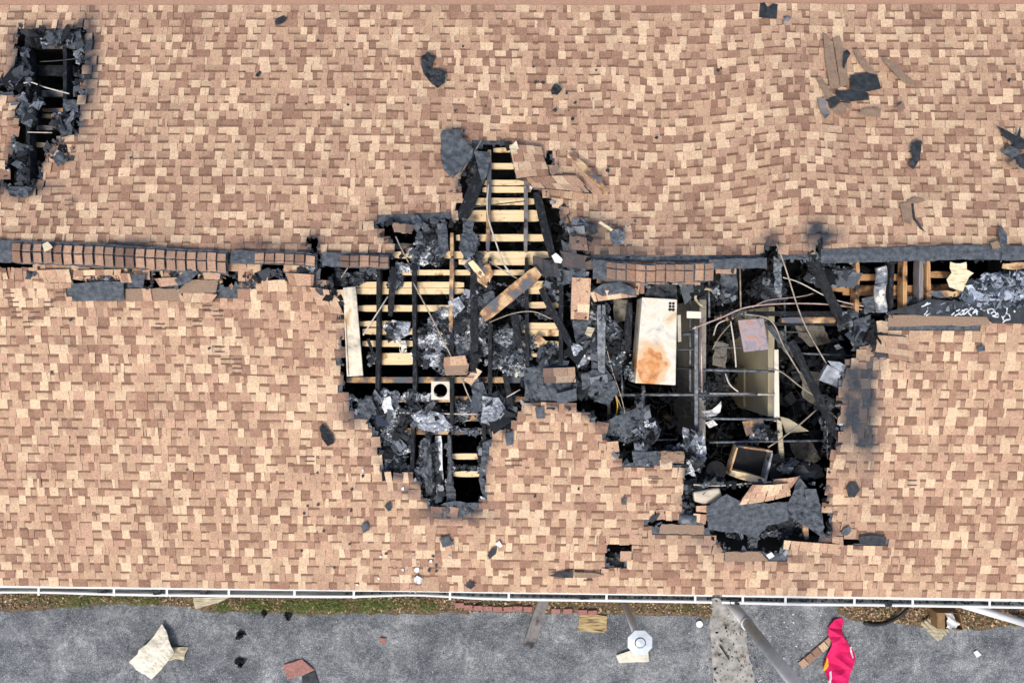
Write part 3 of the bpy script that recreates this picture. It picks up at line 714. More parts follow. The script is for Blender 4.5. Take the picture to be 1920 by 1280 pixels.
def rubble(name, zones, label, cat, mat='rubble', place=on_roof):
    VV, CC = [], []
    for (poly, n, h0, h1, s0, s1, pal, thin, clump) in zones:
        px = np.array(poly, float); lo, hi = px.min(0), px.max(0); pts = np.zeros((0, 2))
        while len(pts) < n:
            q = rng.uniform(lo, hi, (n*3, 2)); q = q[inpoly(q, poly)]
            if clump:
                d = np.clip((12-distpoly(q, [poly]))/12, 0, 1); nz = wob(q, .035, 4+clump)+.5*wob(q, .11, 9)
                q = q[nz > clump-1+rng.uniform(0, .25, len(q))+.35*d]
            pts = np.vstack([pts, q]) if len(q) else np.vstack([pts, rng.uniform(lo, hi, (n, 2))])
        pts = pts[:n]; h = rng.uniform(h0, h1, n)
        P = np.array([place(a, b, c) for (a, b), c in zip(pts, h)])
        sz = s0*(s1/s0)**(rng.uniform(0, 1, n)**1.8)
        dim = np.stack([sz*rng.uniform(.5, 1.1, n), sz*rng.uniform(.3, .9, n), sz*rng.uniform(.08, .5, n)*thin], 1)
        V = CUBE[None]*dim[:, None]*rng.uniform(.45, 1.2, (n, 8, 3))
        V[:, :, 2] += rng.normal(0, .18, (n, 8))*sz[:, None]*thin
        V = np.einsum('nij,nkj->nki', rotm(n, .45), V)+P[:, None]
        cols = np.array([c for c, w in PAL[pal]]); w = np.array([w for c, w in PAL[pal]]); w = w/w.sum()
        cc = cols[rng.choice(len(cols), n, p=w)]*rng.uniform(.75, 1.25, (n, 1))
        if pal in ('ash', 'grey', 'char', 'flake'): cc = cc*np.clip(.75+2.2*wob(pts, .055, 7.7), .25, 1.5)[:, None]
        VV.append(V.reshape(-1, 3)); CC.append(cc)
    V = np.vstack(VV); C = np.vstack(CC); n = len(C)
    F = (np.array(BF)[None]+8*np.arange(n)[:, None, None]).reshape(-1, 4)
    me = bpy.data.meshes.new(name); me.from_pydata(V.tolist(), [], F.tolist())
    a = me.color_attributes.new('Col', 'FLOAT_COLOR', 'CORNER')
    a.data.foreach_set('color', np.repeat(np.hstack([np.minimum(C, .8), np.zeros((n, 1))]), 24, 0).astype(np.float32).ravel())
    me.materials.append(MT[mat]); me.update()
    o = bpy.data.objects.new(name, me); link(o)
    return tag(o, label, cat, kind='stuff')
def ell(cx, cy, rx, ry, n=10): return [(cx+rx*math.cos(2*math.pi*i/n)*R(.8, 1.15), cy+ry*math.sin(2*math.pi*i/n)*R(.8, 1.15)) for i in range(n)]
Z = []
def heap(poly, n, pal='grey', h0=-.26, h1=-.06, s0=.007, s1=.05, thin=.8, clump=.85):
    m = h0+(h1-h0)*.75
    Z.append((poly, int(n*.6), h0, m, s0, s1*.8, pal, thin, clump)); Z.append((poly, max(6, int(n*.10)), m, h1, .02, s1*1.7, 'flake', .16, clump))
# ridge zone and upper left of the main opening
heap(ell(805,455,38,36), 650, 'grey'); heap(ell(800,480,45,25), 420, 'ash', s1=.05); heap(ell(745,520,20,30), 160); heap(ell(775,500,30,14), 150, 'ash')
heap(ell(880,310,20,45), 380, 'char'); heap(ell(890,325,12,25), 120, 'wood', s1=.03); heap(ell(885,470,18,40), 220, 'grey', s1=.12)
heap(ell(1065,420,18,50), 320, 'char'); heap(ell(1090,455,25,40), 320, 'grey', s1=.1); heap(ell(1040,520,26,50), 420, 'char'); heap(ell(1085,545,22,70), 360, 'grey', s1=.14)
heap(ell(650,520,40,20), 330, 'char'); heap(ell(690,510,20,20), 120, 'grey'); heap(ell(650,560,10,20), 60, 'char')
# middle
heap(ell(850,640,75,70), 1500, 'ash', clump=.9); heap(ell(885,600,40,60), 700, 'grey'); heap(ell(900,560,30,40), 320, 'ash', s1=.05); heap(ell(800,650,32,40), 650, 'ash'); heap(ell(745,625,26,22), 320, 'ash')
heap(ell(870,630,26,40), 520, 'ash', s1=.06); heap(ell(755,645,10,14), 90, 'ash'); heap(ell(698,675,10,18), 90, 'ash')
heap(ell(960,650,48,42), 800, 'grey', clump=.85); heap(ell(950,680,45,28), 420, 'ash', clump=.8, s1=.045); heap(ell(960,565,40,18), 300, 'char'); heap(ell(1030,670,36,28), 420, 'char', s1=.1); heap(ell(975,595,12,20), 80)
heap(ell(890,545,25,30), 200, 'grey'); heap(ell(940,535,22,8), 130, 'ash', s1=.03); heap(ell(1020,590,30,12), 150, 'char')
# lower left lobe
heap([(645,735),(700,755),(760,765),(760,800),(720,840),(715,890),(770,890),(700,805)], 900, 'ash', clump=.7); heap(ell(725,760,30,26), 650, 'ash', s1=.09); heap(ell(690,770,28,30), 420, 'grey', s1=.09)
heap(ell(735,845,28,45), 600, 'grey', s1=.08); heap(ell(750,830,26,24), 420, 'ash'); heap(ell(745,885,40,12), 380, 'ash'); heap(ell(815,785,75,22), 700, 'grey', clump=.8); heap(ell(790,775,40,24), 420, 'ash', s1=.1)
heap(ell(800,870,26,70), 700, 'grey', s1=.06); heap(ell(812,925,22,34), 420, 'grey', s1=.08); heap(ell(843,880,7,70), 320, 'ash', s1=.05); heap(ell(905,880,10,70), 420, 'grey', s1=.05); heap(ell(930,770,34,34), 520, 'grey', s1=.13); heap(ell(955,765,20,40), 220, 'char')
heap(ell(875,885,30,14), 150, 'grey', h0=-.35, h1=-.22); heap(ell(900,725,30,16), 220, 'ash', s1=.04); heap(ell(780,745,50,12), 250, 'ash', s1=.04); heap(ell(880,765,30,20), 250, 'grey', s1=.09); heap(ell(860,808,45,8), 260, 'ash', s1=.035)
heap(ell(1030,715,50,34), 420, 'char', s1=.1); heap(ell(1105,720,34,34), 420, 'char', s1=.13); heap(ell(1000,700,30,20), 200, 'grey')
# right opening
heap(ell(1120,600,26,70), 700, 'grey', s1=.05, clump=.8); heap(ell(1150,650,26,55), 520, 'char', clump=.8); heap(ell(1155,665,18,28), 200, 'ash', s1=.04); heap(ell(1180,690,10,36), 150, 'grey', s1=.03); heap(ell(1095,660,20,40), 260, 'grey', s1=.12); heap(ell(1100,655,10,24), 120, 'ash', s1=.08)
heap(ell(1165,800,45,34), 620, 'grey', h0=-.5, h1=-.1); heap(ell(1205,805,34,38), 700, 'grey', h0=-.45, h1=-.05); heap(ell(1210,805,22,24), 300, 'ash', h0=-.2, h1=-.03, s1=.04); heap(ell(1205,760,14,24), 180, 'ash', s1=.05)
heap(ell(1250,850,50,22), 620, 'char', h0=-.4, h1=-.1); heap(ell(1300,850,26,45), 800, 'grey', h0=-.5, h1=-.06); heap(ell(1300,860,18,34), 420, 'ash', h0=-.3, h1=-.03, s1=.06); heap(ell(1300,930,26,50), 520, 'char', h0=-.4, h1=-.06); heap(ell(1290,980,16,20), 140, 'grey', h0=-.2, h1=0); heap(ell(1330,905,40,20), 260, 'char', h0=-.6, h1=-.2)
heap(ell(1340,545,40,30), 420, 'char', h0=-.7, h1=-.2); heap(ell(1362,555,22,16), 220, 'ash', h0=-.5, h1=-.2, s1=.04); heap(ell(1300,545,40,16), 300, 'char', h0=-.6, h1=-.15, s1=.1); heap(ell(1390,590,60,10), 260, 'grey', h0=-.5, h1=-.3, s1=.04); heap(ell(1385,595,40,8), 120, 'tan', h0=-.4, h1=-.3, s1=.05)
heap(ell(1440,545,40,34), 420, 'char', h0=-.7, h1=-.2); heap(ell(1555,515,50,22), 420, 'grey', h0=-.3, h1=-.04, s1=.12); heap(ell(1540,490,22,16), 160, 'char', h0=-.1, h1=.0); heap(ell(1620,620,30,50), 600, 'grey', h0=-.2, h1=0, s1=.13); heap(ell(1605,600,40,24), 300, 'char', h0=-.2, h1=-.02, s1=.1); heap(ell(1625,660,16,14), 100, 'tan', h0=-.1, h1=0)
heap(ell(1555,800,18,90), 200, 'char', h0=-.3, h1=-.1); heap(ell(1430,815,34,24), 420, 'grey', h0=-.6, h1=-.3, s1=.06); heap(ell(1425,815,18,14), 180, 'ash', h0=-.4, h1=-.25, s1=.035); heap(ell(1330,740,30,20), 220, 'grey', h0=-.8, h1=-.5); heap(ell(1480,880,60,20), 420, 'char', h0=-.5, h1=-.1, s1=.12)
heap(ell(1480,985,60,28), 620, 'char', h0=-.5, h1=-.15); heap(ell(1410,1000,60,10), 220, 'grey', h0=-.15, h1=0); heap(ell(1410,1015,9,22), 160, 'ash', h0=-.2, h1=-.03, s1=.04); heap(ell(1510,975,10,26), 90, 'grey', h0=-.3, h1=-.05, s1=.12); heap(ell(1240,985,30,8), 70, 'char', h0=-.2, h1=-.02); heap(ell(1160,1040,16,16), 90, 'char', h0=-.15, h1=-.02)
# left vertical opening and the ridge gaps
heap(ell(95,72,55,18), 520, 'char', h0=-.2, h1=.02, s1=.13); heap(ell(100,75,40,12), 160, 'ash', h0=-.05, h1=.03, s1=.05); heap(ell(50,205,26,45), 420, 'grey', h0=-.3, h1=.02, s1=.14); heap(ell(150,150,9,90), 420, 'grey', h0=-.1, h1=.02, s1=.06); heap(ell(30,155,28,16), 180, 'char', h0=-.2, h1=.02, s1=.13); heap(ell(120,230,18,22), 150, 'grey', h0=-.15, h1=.02, s1=.1); heap(ell(40,300,26,40), 300, 'char', h0=-.3, h1=0, s1=.12); heap(ell(42,120,12,30), 130, 'grey', h0=-.15, h1=.02, s1=.12)
heap(ell(110,290,26,14), 120, 'tan', h0=-.03, h1=.03, s1=.09); heap(ell(60,515,26,12), 120, 'tan', h0=-.1, h1=.03, s1=.06); heap([(130,505),(480,505),(480,545),(130,535)], 420, 'tan', h0=-.06, h1=.03, s1=.07); heap([(130,510),(570,505),(570,525),(130,525)], 260, 'char', h0=-.12, h1=.0, s1=.08)
heap(ell(585,500,14,40), 240, 'char', h0=-.1, h1=.02, s1=.08); heap(ell(605,540,25,20), 180, 'char', h0=-.1, h1=.02, s1=.08); heap(ell(1745,560,80,10), 260, 'grey', h0=-.2, h1=-.05, s1=.1)
MV, MF, MC = [], [], []
def mantle(poly, pal, h, step=2.1):
    q = np.array(poly, float); lo, hi = q.min(0)-2, q.max(0)+2; nx = int((hi[0]-lo[0])/step)+1; ny = int((hi[1]-lo[1])/step)+1; sd_ = R(0, 90)
    gx, gy = np.meshgrid(lo[0]+np.arange(nx)*step, lo[1]+np.arange(ny)*step); P = np.stack([gx.ravel(), gy.ravel()], 1)+rng.uniform(-.9, .9, (nx*ny, 2))
    edge_ = distpoly(P, [poly])*np.where(inpoly(P, poly), 1, -1)
    nz = wob(P, .045, sd_)+.6*wob(P, .13, sd_); ok = (edge_+14*nz > 3); fine = wob(P, .16, sd_+3); tone = wob(P, .055, 7.7); fine2 = wob(P, .42, sd_+5)
    hh = h+.05*nz+.045*fine+.035*fine2+np.minimum(edge_, 0)*.004; idx = {}
    for i in range(nx*ny):
        if ok[i]: idx[i] = len(MV); MV.append(tuple(on_roof(P[i, 0], P[i, 1], float(hh[i]))))
    D, G, W = {'char': ((.014, .016, .018), (.055, .063, .073), (.13, .145, .165)), 'grey': ((.022, .025, .03), (.10, .115, .132), (.42, .45, .48)), 'ash': ((.045, .05, .058), (.24, .265, .29), (.8, .83, .86)), 'flake': ((.02, .02, .02), (.06, .06, .07), (.15, .16, .18)), 'wood': ((.02, .02, .02), (.06, .055, .05), (.4, .28, .15)), 'tan': ((.03, .03, .03), (.22, .15, .1), (.5, .36, .24))}[pal]
    for j in range(ny-1):
        for i in range(nx-1):
            k = (j*nx+i, j*nx+i+1, (j+1)*nx+i+1, (j+1)*nx+i)
            if all(ok[m] for m in k):
                MF.append(tuple(idx[m] for m in k)); v = .46+.8*tone[k[0]]+.38*fine[k[0]]+.35*fine2[k[0]]+R(-.12, .12)
                c = [D[c_]+(G[c_]-D[c_])*min(1, max(0, v/.5)) if v < .62 else G[c_]+(W[c_]-G[c_])*min(1, (v-.62)/.22) for c_ in range(3)]; MC.append((*c, 0))
for (poly, n, h0, h1, s0, s1, pal, thin, clump) in Z:
    if n > 60 and h1 < h0+.6 and pal not in ('tan', 'flake'): mantle(poly, pal, h0+(h1-h0)*.55)
tag(obj('ash_crust', MV, MF, 'rubble', cols=MC), 'crust of burnt felt, char and pale ash spread over the joists', 'ash', kind='stuff')
rubble('charred_rubble', Z, 'heaps of charred black, grey and white ash rubble caught in the roof openings', 'rubble')
# ragged burnt felt along the rim of the openings
E = []
for poly, dens in ((HOLES[0], .16), (HOLES[1], .10), (HOLES[2], .12), (HOLES[14], .15)):
    n = len(poly)
    for i in range(n):
        a, b = np.array(poly[i]), np.array(poly[(i+1) % n]); L = np.hypot(*(b-a))
        if min(a[0], b[0]) > 1920: continue
        w = 5; q = (b-a)/max(L, 1e-6)*1; nx_, ny_ = -q[1]*w, q[0]*w
        E.append(([(a[0]+nx_, a[1]+ny_), (b[0]+nx_, b[1]+ny_), (b[0]-nx_, b[1]-ny_), (a[0]-nx_, a[1]-ny_)], max(4, int(L*dens)), -.05, .02, .02, .085, 'grey' if random.random() < .6 else 'char', .35, 0))
rubble('burnt_felt_edge', E, 'ragged flakes of burnt felt curling round the rims of the roof openings', 'felt')
def deep(px, py, h): return at_z(px, py, .06+h)
FZ = [([(600,480),(1060,300),(1700,480),(1640,680),(1570,900),(1280,910),(900,960),(640,800)], 5000, 0, .35, .03, .16, 'floor', 1, 0),
      ([(1320,600),(1640,600),(1580,900),(1300,900)], 2600, .3, .9, .02, .12, 'floor', 1, .8), ([(1460,600),(1600,600),(1570,850),(1470,850)], 500, .6, 1.2, .04, .22, 'grey', .25, 0),
      ([(1120,600),(1300,540),(1300,860),(1130,860)], 1200, .2, .8, .03, .12, 'floor', 1, 0), ([(1400,960),(1540,960),(1540,1020),(1380,1020)], 700, .5, 1.3, .03, .14, 'char', 1, 0)]
rubble('burnt_contents', FZ, 'black burnt contents covering the floor inside the building', 'rubble', place=deep)
rubble('shredded_insulation', [([(1800,560),(1818,530),(1860,515),(1990,508),(1990,572),(1815,575)], 2600, -.10, .03, .02, .10, 'fibre', .12, 0), ([(1740,572),(1990,560),(1990,578),(1740,582)], 300, -.03, .02, .03, .12, 'fibre', .15, 0)], 'blue grey shredded insulation bulging from the ridge at the right edge', 'insulation')
# fine ash and grit lying on the shingles
rubble('ash_specks', [(ell(790,1070,60,45), 90, .012, .02, .004, .02, 'white', .8, 0), (ell(680,930,90,110), 70, .012, .02, .004, .016, 'grey', .8, 0), (ell(1050,190,70,60), 60, .012, .02, .004, .02, 'char', .8, 0), (ell(840,200,90,60), 45, .012, .02, .003, .015, 'char', .8, 0), (ell(330,680,60,50), 60, .012, .02, .002, .008, 'white', .8, 0),
   ([(0,15),(1920,15),(1920,440),(0,440)], 160, .012, .02, .003, .013, 'char', .8, 0), ([(0,590),(640,590),(640,1090),(0,1090)], 90, .012, .02, .003, .012, 'char', .8, 0), ([(920,960),(1900,1060),(1900,1100),(920,1100)], 50, .012, .02, .003, .012, 'char', .8, 0), (ell(860,400,90,60), 40, .012, .02, .004, .02, 'char', .8, 0), (ell(1150,420,50,60), 60, .012, .02, .004, .025, 'grey', .8, 0)], 'fine specks of soot and white ash strewn over the shingles', 'ash')

# ------------------------------------------------------------------ weeds, leaf litter, gravel crumbs on the ground
def ground(px, py, h): return at_z(px, py, .025+h)
rubble('leaf_litter', [([(x, 1112 if x < 1300 else 1120) for x in (0, 1335)]+[(1335,1154),(1200,1150),(860,1146),(600,1148),(380,1140),(200,1128),(0,1144)], 5200, 0, .03, .008, .035, 'litter', .25, 0), ([(1570,1135),(1925,1142),(1925,1170),(1790,1178),(1600,1160)], 2600, 0, .03, .008, .035, 'litter', .25, 0),
   ([(1335,1140),(1420,1140),(1450,1280),(1325,1280)], 260, 0, .02, .006, .03, 'litter', .3, 0)], 'dry brown leaf litter covering the planting strips', 'leaves', 'leafy', ground)
rubble('paving_crumbs', [([(0,1150),(1920,1180),(1920,1280),(0,1280)], 1800, -.025, -.015, .003, .011, 'white', .8, 0), ([(1390,1150),(1560,1150),(1560,1280),(1420,1280)], 160, -.02, -.01, .006, .03, 'white', .6, 0), ([(0,1150),(1920,1180),(1920,1280),(0,1280)], 200, -.02, -.01, .004, .014, 'char', .8, 0), ([(1330,1160),(1420,1160),(1420,1280),(1340,1280)], 120, -.01, 0, .006, .03, 'char', .7, 0)], 'small pale stones and black crumbs scattered over the asphalt', 'gravel', 'rubble', ground)
gv, gf, gc = [], [], []
for (cx, cy, rx, ry, n) in [(150,1128,60,12,420),(270,1125,45,9,380),(190,1118,90,6,260),(420,1137,18,14,300),(480,1134,35,14,520),(560,1134,40,14,620),(620,1134,40,14,620),(700,1134,50,14,760),(800,1137,25,10,260),(60,1120,60,8,160),(1280,1140,30,6,60),(760,1128,60,8,200),(940,1128,60,5,80),(1050,1128,50,5,70),(600,1140,120,9,420)]:
    for i in range(n):
        p = ground(random.gauss(cx, rx*.5), random.gauss(cy, ry*.5), 0)
        a = R(0, 6.283); l = R(.03, .085); lean = R(.3, 1.2); w = R(.003, .006); dx, dy = math.cos(a), math.sin(a); k = len(gv)
        gv += [(p.x-dy*w, p.y+dx*w, p.z), (p.x+dy*w, p.y-dx*w, p.z), (p.x+dx*l*lean*.5+dy*w*.7, p.y+dy*l*lean*.5-dx*w*.7, p.z+l*.6), (p.x+dx*l*lean*.5-dy*w*.7, p.y+dy*l*lean*.5+dx*w*.7, p.z+l*.6), (p.x+dx*l*lean, p.y+dy*l*lean, p.z+l*.8)]
        gf += [(k, k+1, k+2, k+3), (k+3, k+2, k+4)]; c = random.choice([(.11, .20, .035), (.15, .26, .05), (.20, .28, .07), (.30, .28, .12), (.08, .15, .03)]); gc += [(*c, 0)]*7
tag(obj('weedy_grass', gv, gf, 'leafy', cols=gc), 'green weedy grass tufts along the foot of the wall', 'grass', kind='stuff')

# ------------------------------------------------------------------ loose pieces lying on the shingles
def scrap(name, pts, mat, label, cat='scrap', h=.02, **k): return sheet(name, pts, h+(.022 if h > 0 else 0)+.6*k.get('amp', .012)*(h > 0), mat, label, cat, **k)
F_, FD = 'felt', 'felt_dark'
scrap('felt_scrap', [(1426,6),(1434,5),(1440,14),(1449,7),(1458,8),(1456,36),(1440,34),(1423,33)], FD, 'notched square of black felt beside the vent pipe near the top edge', 'felt', amp=.02)
scrap('felt_scrap', [(515,40),(520,34),(531,29),(537,33),(530,44),(517,48)], FD, 'small black felt scrap alone at the upper left of the upper slope', 'felt')
scrap('felt_scrap', [(790,105),(803,98),(816,108),(810,118),(808,128),(822,130),(836,135),(834,155),(820,166),(805,152),(795,140),(790,125)], FD, 'hook shaped curl of black felt high on the upper slope', 'felt', h=.03, amp=.05, freq=10)
scrap('felt_scrap', [(1033,168),(1040,158),(1049,160),(1054,168),(1046,178),(1034,178)], FD, 'crumpled black scrap above the peak of the main opening', 'felt', h=.03, amp=.06, freq=18)
scrap('felt_sheet', [(830,245),(862,243),(866,258),(876,268),(888,280),(885,295),(862,322),(850,335),(832,318),(826,290),(826,262)], F_, 'large grey felt sheet folded up left of the opening peak', 'felt', h=.05, amp=.06, freq=4, ragged=.01)
scrap('felt_sheet', [(888,282),(918,284),(920,300),(912,330),(905,345),(897,320)], F_, 'torn felt tongue hanging into the peak of the main opening', 'felt', h=.01, amp=.04, ragged=.01)
scrap('felt_scrap', [(1705,275),(1716,265),(1727,264),(1724,300),(1712,318),(1703,310),(1712,296)], FD, 'upright black felt scrap right of the shingle debris cluster', 'felt', h=.03, amp=.04)
scrap('felt_scrap', [(1874,420),(1880,432),(1888,440),(1886,456),(1876,466),(1872,450)], F_, 'slim curl of felt just above the right ridge vent', 'felt', h=.04, amp=.04)
scrap('shingle_tab', [(1856,456),(1870,451),(1879,464),(1862,467)], 'grit', 'loose tan tab lying on the right ridge vent', 'shingle', h=.06)
scrap('shingle_tab', [(80,458),(90,453),(99,464),(84,473)], 'splinter', 'loose cream tab lying on the left ridge caps', 'shingle', h=.10)
for i, (pts, m, lab) in enumerate([
  ([(1543,60),(1550,66),(1562,84),(1575,165),(1557,167),(1548,120)], 'grit', 'long upside down shingle strip standing on end in the debris cluster'),
  ([(1562,72),(1574,68),(1584,100),(1592,160),(1576,163),(1568,110)], None, 'shingle strip with pale tabs beside the upside down strip'),
  ([(1529,146),(1540,143),(1562,176),(1552,190)], 'grit', 'short brown strip leaning at the left of the debris cluster'),
  ([(1600,95),(1608,92),(1625,115),(1644,139),(1634,144),(1618,128),(1606,108)], 'grit', 'brown curled strip pointing down at the felt in the debris cluster'),
  ([(1653,110),(1661,107),(1678,120),(1704,145),(1720,158),(1700,158),(1686,147),(1668,128)], 'grit', 'brown tapering strip lying alone right of the debris cluster'),
  ([(1595,141),(1628,137),(1645,140),(1651,167),(1628,172),(1612,173),(1594,168)], FD, 'broad black felt sheet in the middle of the debris cluster'),
  ([(1566,170),(1596,170),(1628,174),(1629,188),(1585,191),(1570,184)], FD, 'long black felt strip below the broad sheet in the cluster'),
  ([(1551,188),(1562,181),(1577,184),(1568,198),(1556,205)], FD, 'bunched black felt at the bottom of the debris cluster'),
  ([(1560,205),(1576,192),(1596,195),(1574,218)], 'grit', 'square brown scrap under the bunched felt in the cluster'),
  ([(1532,186),(1547,184),(1550,200),(1557,214),(1547,223),(1538,208)], 'wood_grey', 'splintered grey and tan scrap at the lower left of the cluster'),
  ([(1608,213),(1622,204),(1652,203),(1649,220),(1630,218)], 'grit', 'wedge shaped brown scrap below the debris cluster'),
  ([(1675,203),(1688,197),(1694,189),(1698,204),(1686,208)], 'grit', 'small brown scrap with black tip right of the wedge scrap'),
  ([(1582,98),(1588,93),(1594,102),(1588,112),(1583,130),(1580,122)], FD, 'black teardrop felt scrap between the two long strips')]):
    scrap('shingle_scrap' if m in ('grit', None) else 'felt_scrap' if m == FD else 'burnt_scrap', pts, m or 'grit', lab, 'scrap', h=.03+.004*i, amp=.015)
for i, (pts, m, lab) in enumerate([
  ([(1870,235),(1884,244),(1905,256),(1925,262),(1925,275),(1900,272),(1882,256)], FD, 'long black felt blade at the top of the right edge cluster'),
  ([(1905,262),(1912,236),(1914,256),(1922,262),(1922,280),(1898,280)], FD, 'forked black felt piece in the right edge cluster'),
  ([(1880,284),(1892,274),(1912,284),(1902,298),(1890,294)], F_, 'grey felt square in the right edge cluster'),
  ([(1900,296),(1925,284),(1925,318),(1908,312)], FD, 'black felt piece at the bottom of the right edge cluster'),
  ([(1890,306),(1904,298),(1912,312),(1902,316)], 'grit', 'tan scrap under the right edge cluster')]):
    scrap('felt_scrap', pts, m, lab, 'felt', h=.03+.02*i, amp=.03)
for (pts, m, lab) in [([(1686,382),(1706,378),(1712,400),(1708,422),(1694,415)], 'grit', 'brown turned up shingle flap on the right of the upper slope'), ([(1700,376),(1716,370),(1736,376),(1722,381),(1706,382)], 'grit', 'narrow brown shingle piece above the turned up flap'),
  ([(1708,380),(1711,378),(1716,410),(1735,436),(1726,430),(1712,412)], 'felt_dark', 'thin dark felt tear beside the turned up flap')]:
    scrap('torn_shingle', pts, m, lab, 'shingle', h=.025, amp=.02)
# burnt strip leaning beside the peak
st = [(1062,286),(1071,284),(1100,310),(1128,340),(1140,362),(1136,368),(1112,340),(1085,312)]
scrap('burnt_shingle_strip', st, 'wood_half', 'burnt black and tan shingle strip slanting right of the opening peak', 'shingle', h=.05, amp=.03)
for (pts, m, lab, c) in [
  ([(133,532),(160,530),(196,527),(232,528),(233,564),(180,564),(136,565)], F_, 'flat rectangle of bare dark felt below the left ridge caps', 'felt'),
  ([(676,984),(688,978),(694,992),(681,999)], F_, 'diamond grey felt square below the left lobe of the opening', 'felt'),
  ([(824,1008),(842,1003),(844,1012),(850,1015),(848,1021),(830,1026)], F_, 'notched grey felt square under the lowest burnt lobe', 'felt'),
  ([(720,948),(728,942),(732,940),(734,956),(728,958)], FD, 'black triangular felt chip left of the lowest burnt lobe', 'felt'),
  ([(599,800),(606,794),(616,808),(624,818),(627,830),(615,836),(604,822)], 'char', 'black charred chunk lying left of the main opening', 'char'),
  ([(928,1020),(936,1013),(942,1022),(938,1026)], 'paper', 'white torn chip under the middle roof tongue', 'scrap'),
  ([(914,1040),(922,1028),(932,1026),(930,1038),(918,1047)], FD, 'black and white crumpled chip below the white torn chip', 'scrap'),
  ([(872,1098),(880,1089),(892,1097),(882,1104)], FD, 'black foil scrap on the lower eave', 'scrap'),
  ([(776,1084),(782,1078),(792,1084),(788,1094),(778,1092)], 'galv', 'silvery ash lump on the lower eave', 'ash'),
  ([(1028,1078),(1048,1073),(1074,1070),(1075,1083),(1050,1082)], FD, 'black felt blade lying near the eave below the middle tongue', 'felt'),
  ([(1076,1072),(1110,1073),(1134,1078),(1120,1082),(1078,1082)], 'grit', 'thin brown strip joined to the black blade near the eave', 'shingle'),
  ([(1164,938),(1168,934),(1176,937),(1174,943),(1165,944)], F_, 'tiny grey felt chip on the middle roof tongue', 'felt'),
  ([(1833,650),(1846,648),(1847,658),(1832,659)], F_, 'small dark felt patch right of the openings', 'felt'),
  ([(1587,915),(1594,905),(1606,905),(1612,918),(1602,932),(1590,930)], FD, 'crumpled black metal scrap on the shingles right of the big opening', 'scrap'),
  ([(1611,1006),(1632,1002),(1661,1006),(1659,1022),(1612,1019)], FD, 'black felt rectangle at the lower right of the openings', 'felt'),
  ([(1576,1000),(1582,990),(1592,986),(1596,994),(1590,1002),(1582,1004)], F_, 'round grey curl of felt left of the black rectangle', 'felt'),
  ([(1216,974),(1224,966),(1238,962),(1232,972),(1222,980)], FD, 'dark felt curl at the tip of the left slit', 'felt'),
  ([(1003,764),(1020,761),(1022,784),(1006,784)], F_, 'grey felt square on the middle roof tongue', 'felt'),
  ([(946,812),(962,808),(963,832),(950,836)], F_, 'grey felt flap at the left rim of the middle tongue', 'felt'),
  ([(1143,436),(1158,428),(1172,436),(1170,456),(1150,460),(1144,448)], 'steel', 'crumpled grey foil on the shingles right of the burnt rafter', 'foil'),
  ([(1122,418),(1126,415),(1150,430),(1146,434)], 'splinter', 'short pale stick beside the crumpled foil', 'wood'),
  ([(1100,425),(1116,422),(1122,436),(1106,442)], FD, 'dark felt square above the crumpled foil', 'felt')]:
    scrap('felt_scrap' if c == 'felt' else 'shingle_scrap' if c == 'shingle' else 'burnt_scrap', pts, m, lab, c, h=.025, amp=.02 if m != F_ else .008)
# tiny char flakes, one object each, alike
def flakes(pts, label, group, mats=('felt_dark',)):
    for (x, y, r) in pts:
        n = random.randint(5, 7); sheet('char_flake', [(x+r*R(.5, 1.1)*math.cos(2*math.pi*i/n), y+r*R(.5, 1.1)*math.sin(2*math.pi*i/n)) for i in range(n)], .02, random.choice(mats), label, 'char flake', amp=.01, group=group)
flakes([(245,296,3),(458,135,2),(483,140,5),(487,137,4),(574,195,3),(652,196,3),(596,76,3),(868,87,3),(1000,126,2.5),(1004,154,4),(1018,155,4),(1030,125,3),(1062,175,4),(1078,193,4),(1040,207,5),(1074,223,4),(1346,132,4),(1352,128,3),(1231,258,4),(1118,132,2.5),(1522,66,5),(1487,82,4),(1459,127,3),(1893,150,4),(854,208,3),(870,245,3),(1140,320,5),(1058,590,.1)][:-1], 'tiny black char flake lying on the upper roof slope', 'char flakes on the upper slope')
flakes([(595,886,3),(680,892,4),(597,945,4),(577,948,4),(570,962,4),(660,917,4),(607,995,3),(566,1032,3),(658,957,3),(655,1020,3),(812,1042,4),(818,1060,4),(805,1068,4),(818,1070,3),(627,1064,3),(724,1038,3),(132,600,4),(392,653,3),(97,697,3),(351,880,3),(1003,930,4),(1085,916,3),(640,1120,.1)][:-1], 'tiny black char flake lying on the lower roof slope', 'char flakes on the lower slope')
flakes([(680,882,3.5),(755,915,4),(714,1042,4),(808,1052,4),(782,1068,6),(755,1068,4),(670,1096,3),(710,1084,3),(843,1043,3)], 'tiny white ash chip lying low on the lower roof slope', 'ash chips on the lower slope', ('paper', 'galv'))
